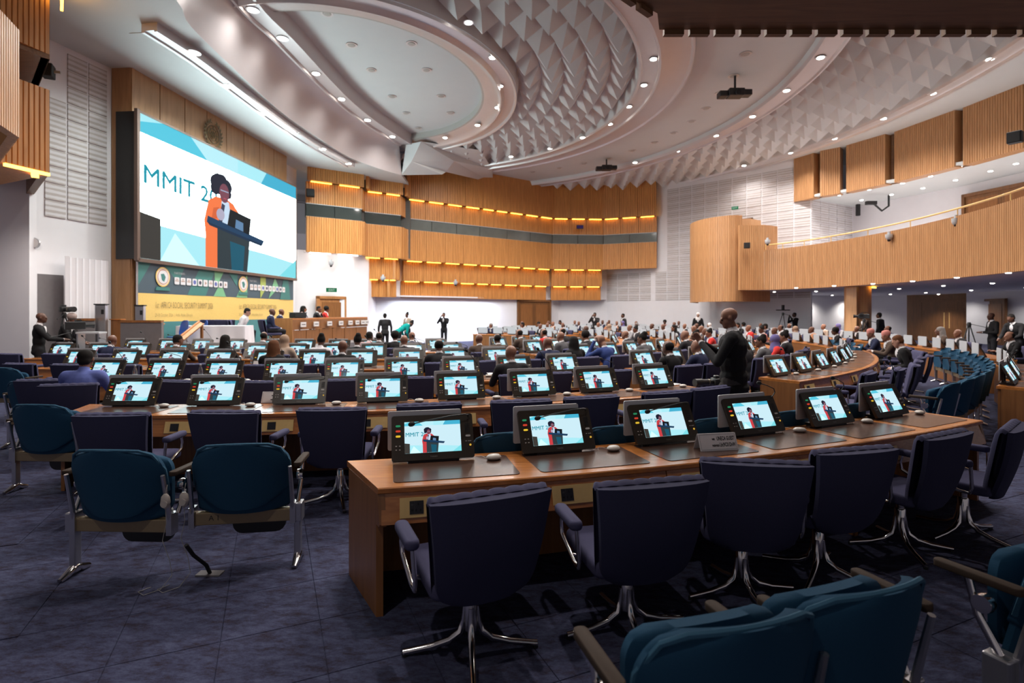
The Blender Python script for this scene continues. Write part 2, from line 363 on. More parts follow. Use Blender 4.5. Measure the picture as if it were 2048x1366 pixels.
loft('trim_8', rows_, M_cove)
def offs(poly, d):
    out = []
    for i, p in enumerate(poly):
        t = (poly[min(i + 1, len(poly) - 1)] - poly[max(i - 1, 0)]).normalized(); out.append(p + Vector((t.y, -t.x)) * d)
    return out
loft('trim_9', [[(p.x, p.y, z) for p in offs(hi, d)] for d, z in ((0, ZS), (0.03, ZS - 0.07), (0.1, ZS - 0.07), (0.13, ZS + 0.01), (0.55, ZS + 0.01), (0.58, ZS - 0.05), (0.66, ZS - 0.05), (0.69, ZS + 0.02), (0.75, 10.27))], M_ringp)
# light ledge under the stage ceiling
ledge = [v2(p) for p in [(-8.75, 12.75), (-8.55, 14.2), (-8.47, 16.5), (-8.38, 19.0), (-8.1, 21.8), (-7.55, 24.6)]]
ls = spline(ledge, 4); lb = [p for p in offs(ls, 0.42)]
mb = MB(); n = len(ls)
sec = [[(p.x, p.y, ZL + 0.02) for p in ls], [(p.x, p.y, ZL - 0.22) for p in ls], [((p.x + (q.x - p.x) * 0.2), (p.y + (q.y - p.y) * 0.2), ZL - 0.22) for p, q in zip(ls, lb)], [((p.x + (q.x - p.x) * 0.22), (p.y + (q.y - p.y) * 0.22), ZL - 0.18) for p, q in zip(ls, lb)], [((p.x + (q.x - p.x) * 0.8), (p.y + (q.y - p.y) * 0.8), ZL - 0.18) for p, q in zip(ls, lb)], [((p.x + (q.x - p.x) * 0.82), (p.y + (q.y - p.y) * 0.82), ZL - 0.22) for p, q in zip(ls, lb)], [(q.x, q.y, ZL - 0.22) for q in lb], [(q.x, q.y, ZL + 0.02) for q in lb]]
vs = [p for r in sec for p in r]; m8 = len(sec)
fs = [(i * n + k, (i + 1) * n + k, (i + 1) * n + k + 1, i * n + k + 1) for i in range(m8 - 1) for k in range(n - 1)] + [tuple(i * n for i in range(m8)), tuple(i * n + n - 1 for i in range(m8))[::-1]]
struct('trim_10', mb.add(vs, fs, M_cove).mesh('trim_10', 0.5))
# folded facets where the stage ceiling meets the booths
fz = ZL
def tri_fold(name, a, b, c, d): struct(name, MB().add([a, b, c, d], [(0, 1, 2), (0, 2, 3), (2, 1, 0), (3, 2, 0)][:2], M_ceil).mesh(name))
A0 = (-5.48, 26.8, 8.57); A1 = tuple(pz(812, 290, ZS)); B0 = pz(823, 323, 9.1); B1 = pz(842, 283, 9.8); D0 = pz(892, 344, 9.1); D1 = pz(908, 322, 9.5); E1 = pz(985, 338, 9.85); E2 = pz(1000, 350, 9.85); Z0 = pz(986, 366, 9.9)
tri_fold('trim_11', A1, A0, B0, B1); tri_fold('trim_12', B0, D0, D1, B1)
tri_fold('trim_13', B0, A0, pz(884, 349, 8.9), D0); tri_fold('trim_14', D1, D0, Z0, E1)
tri_fold('trim_15', B1, D1, E1, pz(960, 300, 9.9))
slab('ceiling_hatch', [tuple(pz(u, v, ZL))[:2] for u, v in ((258, 66), (305, 64), (322, 81), (280, 83))], ZL - 0.012, ZL - 0.002, M_ceil)['label'] = 'square access hatch in the stage ceiling'
# ---- the far booth front: four tiers of slatted oak with amber slots between them
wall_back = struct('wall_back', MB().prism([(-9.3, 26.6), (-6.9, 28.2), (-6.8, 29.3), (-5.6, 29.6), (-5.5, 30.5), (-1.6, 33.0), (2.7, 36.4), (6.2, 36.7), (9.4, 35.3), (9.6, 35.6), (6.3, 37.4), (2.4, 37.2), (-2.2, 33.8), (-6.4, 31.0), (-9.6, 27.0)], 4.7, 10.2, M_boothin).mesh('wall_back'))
SEG = [((-9.73, 25.5), (-7.5, 27.0), 2), ((-7.5, 27.0), (-7.57, 27.7), 1), ((-7.57, 27.7), (-5.92, 28.8), 2), ((-5.92, 28.8), (-5.84, 29.6), 1), ((-5.84, 29.6), (-1.92, 32.4), 4), ((-1.92, 32.4), (-0.3, 33.6), 2), ((-0.3, 33.6), (2.67, 35.8), 3), ((2.67, 35.8), (6.1, 36.1), 3), ((6.1, 36.1), (9.34, 34.8), 3)]
strip_me = {}
def strips(parent, p0, p1, z, off, n, fill=0.72, m=None):
    p0, p1 = v2(p0), v2(p1); d = p1 - p0; L = d.length; nn = Vector((-d.y, d.x)) / L
    if nn.dot(Vector((0, 15)) - p0) < 0: nn = -nn
    for i in range(n):
        c = p0 + d * ((i + 0.5) / n) + nn * off
        link('light_strip', MB().box((0, 0, 0), (L / n * fill, 0.05, 0.035), m or M_amber).mesh('light_strip'), parent, (c.x, c.y, z), (0, 0, math.atan2(d.y, d.x)))
for i, (a, b, n) in enumerate(SEG):
    big = n > 1
    top = ZL + 0.05 if i < 3 else 10.3
    panelled(wall_back, 'slatted_panel', a, b, 7.96, top, M_fac, n, off=0.34)
    panelled(wall_back, 'slatted_panel', a, b, 6.93, 7.96, M_fac, n, off=0.02)
    panelled(wall_back, 'slatted_panel', a, b, 4.61, 6.295, M_fac, n, off=0.12)
    if big: strips(wall_back, a, b, 7.93, 0.16, n)
    if 2 <= i < 8:
        panelled(wall_back, 'slatted_panel', a, b, 3.5, 4.61, M_fac, n, off=-0.3)
        if i < 8: panelled(wall_back, 'slatted_panel', a, b, 2.58, 3.5, M_fac, n, off=-0.62)
        if big:
            strips(wall_back, a, b, 4.585, -0.12, n)
            if i < 8: strips(wall_back, a, b, 3.475, -0.46, n)
    elif big and i < 2: strips(wall_back, a, b, 4.585, -0.1, n, m=M_lampw)
# booth windows: dark glazing, paler panes with the lit interior painted in, each its own, in pale frames
win = 0
for (a, b, n) in SEG:
    if n == 1 and a != (-1.92, 32.4): continue
    win += 1; a, b = v2(a), v2(b); d = (b - a); L = d.length; nn = Vector((-d.y, d.x)) / L
    if nn.dot(Vector((0, 15)) - a) < 0: nn = -nn
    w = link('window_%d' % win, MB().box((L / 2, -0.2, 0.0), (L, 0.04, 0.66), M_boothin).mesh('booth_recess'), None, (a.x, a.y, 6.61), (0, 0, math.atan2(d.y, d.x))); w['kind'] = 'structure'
    sgn = 1 if nn.dot(Vector((-math.sin(w.rotation_euler.z), math.cos(w.rotation_euler.z)))) > 0 else -1
    w.data.transform(Matrix.Translation((0, 0.2 - 0.2 * sgn + 0.0, 0))) if sgn < 0 else None
    k = max(1, round(L / 1.7))
    for q in range(k):
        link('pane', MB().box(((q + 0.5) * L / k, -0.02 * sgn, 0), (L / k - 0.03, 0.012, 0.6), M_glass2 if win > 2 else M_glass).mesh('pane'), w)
    fr = MB()
    for zz in (-0.31, 0.31): fr.box((L / 2, 0.0, zz), (L, 0.05, 0.035), M_plate)
    link('window_frame', fr.mesh('window_frame'), w)
# lower white wall under the booths
wl = wall('wall_far', [(-10.4, 25.6), (-8.0, 27.3), (-7.45, 28.0), (-7.4, 29.3), (-1.0, 34.2), (3.2, 37.3), (6.6, 37.6), (9.34, 35.2)], 0, 4.75, M_white)
slab('ceiling_booth', [(-6.6, 29.4), (-1.9, 33.2), (2.5, 36.75), (6.2, 37.0), (6.6, 37.7), (3.1, 37.5), (-1.2, 34.4), (-7.3, 29.6)], 2.62, 2.7, M_white)
slab('ceiling_booth', [(-9.9, 25.7), (-7.6, 27.2), (-7.3, 28.6), (-8.2, 28.4), (-10.3, 26.6)], 4.63, 4.68, M_white)
# ---- right-hand diagonal wall with slotted acoustic panels
wr = wall('wall_right', [(9.34, 35.2), (15.87, 28.65)], 0, 10.2, M_white)
wu = wall('wall_side', [(15.87, 28.65), (19.5, 30.9)], 4.4, 10.2, M_white, back=(18.5, 25))
wp = wall('wall_balcony', [(19.5, 30.9), (21.5, 25.8), (22.6, 20.0), (22.6, 12)], 2.9, 8.2, M_white, back=(10, 20))
cell = MB().box((0, 0, 0), (0.77, 0.03, 0.40), M_slot).mesh('acoustic_panel')
def cells(parent, p0, p1, c0, c1, pitch, zs, skip=None):
    p0, p1 = v2(p0), v2(p1); d = (p1 - p0).normalized(); n = Vector((-d.y, d.x))
    if n.dot(Vector((5, 15)) - p0) < 0: n = -n
    for i in range(c0, c1):
        for z in zs:
            if skip and skip(i, z): continue
            p = p0 + d * (i + 0.5) * pitch + n * 0.012; link('acoustic_panel', cell, parent, (p.x, p.y, z), (0, 0, math.atan2(d.y, d.x)))
cells(wr, (9.34, 35.2), (15.87, 28.65), 0, 11, 0.84, [2.75 + 0.475 * k for k in range(15)], lambda i, z: (5 <= i <= 6 and 4.5 < z < 7.4) or (i < 1 and z > 4.6))
cells(wu, (15.87, 28.65), (19.5, 30.9), 0, 5, 0.84, [4.9 + 0.475 * k for k in range(7)])
cells(wl, (6.6, 37.6), (9.34, 35.2), 0, 4, 0.84, [2.75 + 0.475 * k for k in range(4)])
# door half hidden behind the curved stair tower
def door(name, p0, p1, z0, h, m=M_door, leaves=1, handle=False, light=None, label=None, sink=0.1):
    """an oak door in its frame between plan points p0 and p1"""
    p0, p1 = v2(p0), v2(p1); d = p1 - p0; L = d.length; n = Vector((-d.y, d.x)) / L
    if n.dot(Vector((3, 15)) - p0) < 0: p0, p1 = p1, p0; d = -d; n = -n
    fw = 0.14; fr = MB()
    fr.box((fw / 2, 0.04, h / 2), (fw, 0.16, h), m); fr.box((L - fw / 2, 0.04, h / 2), (fw, 0.16, h), m); fr.box((L / 2, 0.04, h - fw / 2), (L, 0.16, fw), m)
    o = struct(name, fr.mesh(name, bevel=0.01, seg=1), None, (p0.x, p0.y, z0), (0, 0, math.atan2(d.y, d.x)), label)
    w = (L - 2 * fw) / leaves
    for i in range(leaves):
        lf = MB().box((fw + (i + 0.5) * w, 0.02, (h - fw) / 2), (w - 0.01, 0.05, h - fw), m)
        lf.box((fw + (i + 0.5) * w, 0.05, (h - fw) * 0.5), (w - 0.28, 0.02, h - fw - 0.3), M_deskside)
        q = link('door_leaf', lf.mesh('door_leaf'), o)
        if handle:
            x = fw + (i + (0.9 if i == 0 else 0.1)) * w
            link('pull_handle', MB().tube([(x, 0.1, 0.8), (x, 0.1, 1.75)], 0.022, M_brass).mesh('pull_handle', 0.6), q)
    return o
door('door_1', py(1441, 560, 30.9)[:2] if False else (12.7, 31.82), (13.75, 30.77), 4.7, 2.45)
# ---- stair tower: curved slatted drum and the flat block beside it
tower = struct('wall_tower', MB().prism([(10.9, 30.6), (10.7, 29.2), (11.3, 28.0), (12.2, 27.6), (13.0, 28.2), (13.4, 29.6), (12.6, 31.2)], 2.35, 6.55, M_bal).mesh('wall_tower'))
drum = spline([(10.9, 32.0), (9.95, 30.2), (9.75, 28.9), (10.1, 27.7), (10.85, 26.95), (11.5, 26.95)], 3)
for a, b in zip(drum[:-1], drum[1:]): fluted(tower, 'slatted_panel', a, b, 2.3, 6.6, M_bal, face=(4, 20), pitch=0.09)
fluted(tower, 'slatted_panel', (11.5, 26.95), (13.2, 27.6), 2.3, 2.95, M_bal, face=(5, 15))
# ---- balcony on the right: slatted parapet, floor, rail
bp = spline([(11.05, 26.25), (12.4, 26.0), (13.5, 23.7), (14.1, 19.2), (13.3, 14.0), (10.9, 9.8), (7.9, 6.9)], 7)
bal = slab('wall_parapet', [tuple(p + (p - Vector((2.0, 18.5))).normalized() * 0.1) for p in bp] + [(9.0, 4.2), (24, 4.2), (26.5, 37.0), (17.5, 36.5), (13.0, 31.3)], 2.86, 3.0, M_white)
for i, (a, b) in enumerate(zip(bp[:-1], bp[1:])): fluted(bal, 'slatted_panel', a, b, 2.84, 6.0 if i < 6 else 4.78, M_bal, face=(0, 18), pitch=0.09)
fluted(bal, 'slatted_panel', bp[6], bp[6] + Vector((0.9, 0.5)), 4.7, 6.0, M_bal, face=(14, 22))
rail = MB(); rp_ = [(p.x + 0.08, p.y + 0.02, 5.02) for p in bp[6:]]; rail.tube(rp_, 0.03, M_brass, 8)
rl = link('balcony_handrail', None, None, (0, 0, 0)); tag(rl, 'thin brass handrail running above the slatted balcony parapet', 'handrail')
link('rail', rail.mesh('rail', 0.8), rl)
for p in rp_[::3]: link('post', MB().tube([(p[0], p[1], 4.7), (p[0], p[1], 5.02)], 0.016, M_brass, 6).mesh('post', 0.8), rl)
# upper fascia: separate oak boxes under the ceiling
ub = [(1587, 318, 400), (1627, 306, 395), (1640, 302, 392.5), (1680, 294, 387), (1692, 291, 384), (1770, 268, 370), (1788, 264, 366), (1909, 220, 336), (1925, 216, 331), (2046, 168, 293), (2066, 160, 288), (2300, 80, 235)]
upl = [pz(u, vt, ZC) for u, vt, vb in ub]
uw = struct('wall_fascia', MB().prism([(p.x + 0.06, p.y + 0.02) for p in upl] + [(24, 16), (24, 31), (17.5, 31.2)], 7.78, 7.9, M_ceil).mesh('wall_fascia'))
for i in range(0, 12, 2): fluted(uw, 'slatted_panel', upl[i][:2], upl[i + 1][:2], 7.72, ZC, M_bal, face=(0, 15), pitch=0.1, thick=0.5)
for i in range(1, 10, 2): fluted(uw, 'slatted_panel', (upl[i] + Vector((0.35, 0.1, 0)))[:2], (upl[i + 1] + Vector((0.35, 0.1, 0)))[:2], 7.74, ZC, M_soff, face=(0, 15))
struct('door_2', MB().box((0, 0, 0), (0.02, 0.02, 0.02), M_door).mesh('door_2'), None, (22.3, 18, 5.2)) if False else None
door('door_3', (21.3, 25.5), (22.0, 22.2), 4.3, 3.0, leaves=2, handle=True, label='double oak doors with brass pulls at the back of the upper balcony')
# under the balcony: rear walls, doors, column
wall('wall_rear', [(13.8, 30.75), (17.0, 34.0), (24.0, 36.6), (25.3, 34.6)], 0, 2.9, M_white, back=(5, 15))
wall('wall_lobby', [(25.3, 34.6), (27.5, 31.2), (28.4, 28.5)], 0, 2.9, M_door, back=(5, 15))
wall('wall_lobby', [(26.0, 30.9), (27.2, 25.0), (28.0, 20)], 0, 2.9, M_white, back=(5, 15))
door('door_4', (25.75, 34.1), (27.3, 31.7), 0, 2.55, leaves=2, handle=True, label='double oak doors with tall brass pulls under the balcony')
door('door_5', py(1957, 640, 30.5)[:2], py(2014, 640, 28.6)[:2], 0, 2.5, label='single oak door behind the man in the black suit')
door('door_6', py(1033, 620, 35.2)[:2], py(1101, 620, 36.5)[:2], 0, 2.58, leaves=2, label='double dark oak doors in the far white wall')
d7 = door('door_7', py(632, 620, 26.0)[:2], py(692, 620, 27.2)[:2], 0, 2.55, m=wood('door_orange_oak', (0.36, 0.15, 0.05), (0.5, 0.23, 0.08), 0.4, (12, 12, 1)), label='orange oak door behind the presidium')
col_ = thing('pillar', 'round oak-clad pillar under the balcony parapet, lit amber', 'pillar', (14.85, 23.2, 0))
link('shaft', MB().lathe([(0.5, 0), (0.5, 2.86)], M_bal, 24).mesh('shaft', 0.5), col_); link('light_strip', MB().box((0.42, -0.42, 2.80), (0.5, 0.08, 0.04), M_amber, rz=0.8).mesh('light_strip'), col_); link('flat_casing', MB().box((-0.33, -0.28, 1.43), (0.5, 0.4, 2.84), M_bal, rz=0.6).mesh('flat_casing'), col_)
# ---- left side: white walls, near booth, door and folding screen
wlft = wall('wall_left', [(-13.6, 13.2), (-11.62, 13.2), (-11.2, 15.1), (-11.15, 16.5), (-10.3, 25.8)], 0, ZL + 0.05, M_white, back=(0, 16))
cl2 = MB().box((0, 0, 0), (0.5, 0.03, 0.40), M_slot).mesh('acoustic_panel')
for i in range(3):
    for k in range(10):
        p = v2((-11.62, 13.2)) + (v2((-11.2, 15.1)) - v2((-11.62, 13.2))) * (0.22 + 0.285 * i); 
        if i == 0 and k > 6: continue
        link('acoustic_panel', cl2, wlft, (p.x + 0.012, p.y, 4.35 + 0.43 * k), (0, 0, math.atan2(1.9, 0.42)))
nb = struct('wall_booth', MB().prism([(-9.85, 10.2), (-9.75, 11.3), (-12.5, 12.6), (-12.5, 9.5)], 4.62, 6.3, M_fac).mesh('wall_booth'))
fluted(nb, 'slatted_panel', (-9.72, 10.25), (-9.5, 11.1), 4.61, 6.32, M_fac, face=(0, 11), pitch=0.1)
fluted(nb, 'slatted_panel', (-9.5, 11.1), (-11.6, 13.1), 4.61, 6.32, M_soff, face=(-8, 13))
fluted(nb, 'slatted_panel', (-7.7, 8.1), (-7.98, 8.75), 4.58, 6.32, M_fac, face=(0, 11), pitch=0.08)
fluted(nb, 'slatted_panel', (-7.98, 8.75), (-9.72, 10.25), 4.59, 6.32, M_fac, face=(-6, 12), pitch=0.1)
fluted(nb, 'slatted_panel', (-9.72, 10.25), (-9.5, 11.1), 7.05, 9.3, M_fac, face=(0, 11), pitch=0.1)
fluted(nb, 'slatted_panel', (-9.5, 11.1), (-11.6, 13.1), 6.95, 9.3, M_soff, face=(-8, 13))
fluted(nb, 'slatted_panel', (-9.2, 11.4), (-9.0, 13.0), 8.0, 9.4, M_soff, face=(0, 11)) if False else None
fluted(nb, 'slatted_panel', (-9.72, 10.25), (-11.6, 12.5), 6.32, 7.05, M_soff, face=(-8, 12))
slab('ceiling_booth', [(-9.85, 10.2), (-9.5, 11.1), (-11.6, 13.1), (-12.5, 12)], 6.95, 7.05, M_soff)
for z, q in ((4.63, 0), (6.9, 0)): pass
link('light_strip', MB().box((0, 0, 0), (0.05, 0.8, 0.06), M_amber).mesh('light_strip'), nb, (-9.62, 10.72, 4.585), (0, 0, -0.25))
link('light_strip', MB().box((0, 0, 0), (0.05, 0.55, 0.35), M_amber).mesh('light_strip'), nb, (-9.42, 11.3, 8.35), (0, 0, 0.7))
link('light_strip', MB().box((0, 0, 0), (0.12, 0.3, 0.05), M_amber).mesh('light_strip'), nb, (-9.85, 11.15, 4.585), (0, 0, 0.7))
struct('door_8', MB().box((0, 0, 1.35), (0.62, 0.04, 2.7), M_grey).mesh('door_8'), None, (-11.56, 13.52, 0), (0, 0, math.atan2(1.9, 0.42)), 'dark grey doorway beside the white folding screen')
fs_ = thing('folding_screen', 'white pleated folding screen standing left of the stage wall', 'screen', (0, 0, 0)); k = 14
a, b = py(131, 600, 13.6), py(217, 600, 14.7)
for i in range(k):
    p = a + (b - a) * ((i + 0.5) / k); d = (b - a)
    link('pleat', MB().box((0, 0, 1.58), (d.length / k * 1.06, 0.02, 2.9 if i else 2.95), M_white).mesh('pleat'), fs_, (p.x, p.y, 0.12), (0, 0, math.atan2(d.y, d.x) + (0.5 if i % 2 else -0.5)))
# ---- dark oak soffit above the camera's right
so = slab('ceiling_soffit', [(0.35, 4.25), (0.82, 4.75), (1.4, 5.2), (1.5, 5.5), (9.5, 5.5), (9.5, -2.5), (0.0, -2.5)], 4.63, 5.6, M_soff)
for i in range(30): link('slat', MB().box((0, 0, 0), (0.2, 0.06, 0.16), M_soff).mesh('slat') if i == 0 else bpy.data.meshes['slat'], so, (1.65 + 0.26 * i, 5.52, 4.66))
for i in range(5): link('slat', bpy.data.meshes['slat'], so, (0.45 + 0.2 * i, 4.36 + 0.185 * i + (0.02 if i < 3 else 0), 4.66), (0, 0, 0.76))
# ---- oak wall behind the screen: seven panels
a, b = v2((-10.63, 15.03)), v2((-9.88, 23.6)); dd = (b - a); nn = Vector((dd.y, -dd.x)).normalized()
sw = struct('wall_screen', MB().prism([tuple(a), tuple(b), tuple(b - nn * 0.45), tuple(a - nn * 0.55)][::-1], 0.6, ZL, M_pan).mesh('wall_screen'))
oak = MB().box((0, 0, 0), (dd.length / 8 - 0.03, 0.05, ZL - 0.6), M_pan).mesh('oak_panel', bevel=0.006, seg=1)
for i in range(8):
    p = a + dd * ((i + 0.5) / 8) + nn * 0.02; link('oak_panel', oak, sw, (p.x, p.y, (ZL + 0.6) / 2), (0, 0, math.atan2(dd.y, dd.x)))
# ================================================================ furniture prototypes (meshes shared by all copies)
# ---- the picture on every screen: a speaker at a lectern, flat print in 1.78 x 1 units
def picture(e, tone, name):
    mb = MB(); lay = [0]
    def c(n, rgb, k=1.0): return mat('%s_%s' % (name, n), rgb, emit=e * k, gloss=not tone)
    def poly(pts, col):
        lay[0] += 1; z = 0.0006 * lay[0]; mb.add([(x, y, z) for x, y in pts], [tuple(range(len(pts)))], col)
    def ell(cx, cy, rx, ry, col, n=18): poly([(cx + rx * math.cos(2 * math.pi * k / n), cy + ry * math.sin(2 * math.pi * k / n)) for k in range(n)], col)
    wht = c('white', (0.80, 0.98, 1.0) if tone else (0.62, 0.86, 0.95), 12.0 if tone else 1.0); pale = c('pale', (0.42, 0.86, 0.95)); mid = c('mid', (0.10, 0.60, 0.78)); deep = c('deep', (0.03, 0.42, 0.62)); sea = c('sea', (0.22, 0.76, 0.84))
    poly([(0, 0), (1.78, 0), (1.78, 1), (0, 1)], wht)
    poly([(0, 0), (1.78, 0), (1.78, 0.16), (1.3, 0.2), (0, 0.26)], pale); poly([(0.16, 0.0), (0.5, 0), (0.28, 0.22)], c('ice', (0.55, 0.92, 1.0), 1.3)); poly([(1.5, 0), (1.78, 0), (1.78, 0.2)], sea)
    poly([(0, 0.87), (1.78, 0.87), (1.78, 1), (0, 1)], mid); poly([(0, 0.94), (0.18, 1), (0, 1)], pale); poly([(0.42, 1), (0.58, 0.87), (0.92, 0.87), (0.92, 1)], c('ice2', (0.50, 0.88, 0.97)))
    poly([(0.92, 0.87), (1.22, 0.87), (1.3, 1), (0.92, 1)], pale); poly([(1.22, 0.87), (1.78, 0.87), (1.78, 1), (1.3, 1)], c('steel', (0.06, 0.45, 0.66)))
    for dx, dy in ((0, 0), (0.005, 0), (0.0025, 0.004), (0.0025, -0.004)): lay[0] += 1; mesh_to(mb, TXT_MMIT, c('teal_text', (0.01, 0.30, 0.40)), Matrix.Translation((0.02 + dx, 0.53 + dy, 0.0006 * lay[0])))
    dk = c('dark_box', (0.05, 0.045, 0.04)); poly([(0, 0), (0.16, 0), (0.16, 0.3), (0, 0.32)], dk)
    red = c('jacket', (0.95, 0.20, 0.06) if tone else (0.62, 0.05, 0.06)); skin = c('face', (0.20, 0.06, 0.09)); hair = c('hair', (0.012, 0.012, 0.03)); bl = c('blouse', (0.60, 0.75, 0.92)); nv = c('desk_navy', (0.012, 0.05, 0.12)); ltp = c('laptop', (0.006, 0.008, 0.012)); bd = c('lectern_body', (0.03, 0.045, 0.055))
    poly([(0.56, 0.0), (0.70, 0.0), (0.76, 0.3), (0.98, 0.36), (0.99, 0.46), (0.86, 0.585), (0.78, 0.61), (0.66, 0.60), (0.59, 0.55), (0.545, 0.38), (0.56, 0.26)], red)
    poly([(0.62, 0.40), (0.68, 0.42), (0.70, 0.52), (0.64, 0.50)], c('sleeve', (0.70, 0.13, 0.04) if tone else (0.45, 0.035, 0.045)))
    poly([(0.70, 0.32), (0.86, 0.32), (0.81, 0.585), (0.73, 0.585)], bl)
    for hx, hy, hr in ((0.70, 0.715, 0.085), (0.66, 0.67, 0.05), (0.735, 0.745, 0.06), (0.785, 0.715, 0.06), (0.665, 0.72, 0.06), (0.80, 0.655, 0.04)): ell(hx, hy, hr, hr * 1.05, hair)
    ell(0.757, 0.652, 0.055, 0.082, skin); poly([(0.715, 0.665), (0.805, 0.665), (0.805, 0.675), (0.715, 0.675)], c('glasses', (0.35, 0.40, 0.55))); poly([(0.745, 0.602), (0.785, 0.602), (0.78, 0.612), (0.75, 0.612)], c('lips', (0.45, 0.08, 0.12)))
    poly([(0.69, 0.38), (0.73, 0.38), (0.765, 0.55), (0.73, 0.56)], c('microphone', (0.05, 0.05, 0.09))); ell(0.715, 0.46, 0.045, 0.05, c('hand', (0.45, 0.42, 0.55)))
    poly([(0.68, 0.0), (1.03, 0.0), (1.07, 0.34), (0.68, 0.36)], bd); poly([(0.84, 0.0), (0.98, 0), (1.0, 0.23), (0.82, 0.25)], c('lectern_print', (0.01, 0.10, 0.16)))
    poly([(0.57, 0.37), (1.24, 0.285), (1.26, 0.325), (0.58, 0.42)], nv); poly([(0.57, 0.37), (1.24, 0.285), (1.22, 0.265), (0.60, 0.345)], c('desk_edge', (0.01, 0.03, 0.07)))
    poly([(0.79, 0.385), (1.06, 0.345), (1.08, 0.50), (0.82, 0.53)], ltp); poly([(0.88, 0.378), (0.98, 0.362), (0.98, 0.44), (0.89, 0.455)], c('logo_patch', (0.12, 0.24, 0.42)))
    return mb.mesh('picture_' + name)
TXT_MMIT = text_mesh('MMIT 20', 0.18, M_ink, 0.0)
PIC_LED = picture(E_LED, True, 'wall'); PIC_MON = picture(E_MON, False, 'console')
# ---- delegate console: tilted housing, screen, keys, microphone, name plate at the back
HW, HH, TILT = 0.55, 0.305, math.radians(27)
HT = Matrix.Translation((0, 0.02, 0.012)) @ Matrix.Rotation(-TILT, 4, 'X')      # leans back, faces -y
def hp(x, z, y=-0.014): return HT @ Vector((x, y, z))
mb = MB(); mb.prism(rrect(HW, HH, 0.016, 3, 0, HH / 2), -0.013, 0.013, M_house, HT @ Matrix.Rotation(math.pi / 2, 4, 'X')); ME_house = mb.mesh('housing', 0.6)
ME_scr = PIC_MON.copy(); ME_scr.transform(HT @ Matrix.Translation((-0.19, -0.0138, 0.048)) @ Matrix.Rotation(math.pi / 2, 4, 'X') @ Matrix.Scale(0.212, 4))
key_c = {'green': mat('key_green', (0.03, 0.32, 0.14), emit=0.7), 'red': mat('key_red', (0.75, 0.06, 0.03), emit=0.8), 'yellow': mat('key_yellow', (0.85, 0.55, 0.04), emit=0.9), 'white': mat('key_white', (0.5, 0.47, 0.44), 0.4), 'amber': mat('key_amber', (0.85, 0.5, 0.06), emit=0.8)}
def oval(x, z, w, h, m):
    q = MB(); q.prism(rrect(w, h, h * 0.48, 3), 0.0, 0.003, m, HT @ Matrix.Translation((x, -0.0132, z)) @ Matrix.Rotation(math.pi / 2, 4, 'X')); return q.mesh('key')
ME_keys = [oval(-0.232, 0.235, 0.032, 0.013, key_c['green']), oval(-0.232, 0.2, 0.032, 0.013, key_c['red']), oval(-0.232, 0.165, 0.032, 0.013, key_c['yellow']), oval(0.237, 0.148, 0.034, 0.013, key_c['white']), oval(0.25, 0.085, 0.014, 0.014, key_c['amber'])]
q = MB()
for x in (-0.245, -0.222):
    for z in (0.075, 0.1): q.box((0, 0, 0), (0.01, 0.002, 0.006), key_c['white'], HT @ Matrix.Translation((x, -0.0145, z)))
for x in (0.222, 0.24, 0.252): q.box((0, 0, 0), (0.01, 0.002, 0.004), key_c['white'], HT @ Matrix.Translation((x, -0.0145, 0.112)))
ME_icons = q.mesh('icon_row')
q = MB()
for k in range(7): q.box((0, 0, 0), (0.034, 0.003, 0.0045), M_blackm, HT @ Matrix.Translation((0.236, -0.0138, 0.175 + 0.0095 * k)))
ME_grille = q.mesh('speaker_grille')
q = MB(); mesh_to(q, text_mesh('TAIDEN', 0.014, M_plate, 0, align='CENTER'), mat('brand_grey', (0.22, 0.20, 0.18), 0.5), HT @ Matrix.Translation((0.0, -0.0145, 0.016)) @ Matrix.Rotation(math.pi / 2, 4, 'X')); ME_brand = q.mesh('brand_lettering')
q = MB(); q.prism(rrect(0.50, 0.265, 0.012, 2, 0, 0.1325), -0.006, 0.006, M_plate, Matrix.Translation((-0.05, 0.165, 0.055)) @ Matrix.Rotation(math.pi / 2, 4, 'X')); ME_plate = q.mesh('name_plate', 0.6)
q = MB(); q.box((0, 0.10, 0.01), (0.34, 0.16, 0.02), M_black); q.box((-0.12, 0.145, 0.085), (0.03, 0.025, 0.16), M_black); q.box((0.12, 0.145, 0.085), (0.03, 0.025, 0.16), M_black); ME_stand = q.mesh('stand')
def goose(pts, ball):
    a = MB(); a.tube(pts, 0.0042, M_black, 6); b = MB(); d = (Vector(pts[-1]) - Vector(pts[-2])).normalized(); e = Vector(pts[-1])
    b.tube([e - d * 0.004, e + d * 0.004, e + d * 0.018, e + d * 0.034, e + d * 0.042], [0.006, 0.014, 0.017, 0.014, 0.004], M_blackm, 10); return a.mesh('gooseneck', 0.8), b.mesh('microphone_head', 0.8)
b0 = hp(0.245, 0.285)
MIC = [goose([b0, b0 + Vector((0.0, -0.02, 0.012)), b0 + Vector((-0.03, -0.04, 0.022)), b0 + Vector((-0.12, -0.05, 0.018)), b0 + Vector((-0.27, -0.055, -0.004)), b0 + Vector((-0.37, -0.055, -0.024))], 1),
       goose([b0, b0 + Vector((0.004, -0.02, 0.02)), b0 + Vector((0.01, -0.035, 0.05)), b0 + Vector((-0.02, -0.05, 0.085)), b0 + Vector((-0.12, -0.07, 0.12)), b0 + Vector((-0.2, -0.08, 0.14))], 1),
       goose([b0, b0 + Vector((0.0, -0.02, 0.03)), b0 + Vector((-0.03, -0.03, 0.09)), b0 + Vector((-0.1, -0.04, 0.19)), b0 + Vector((-0.17, -0.05, 0.27))], 1)]
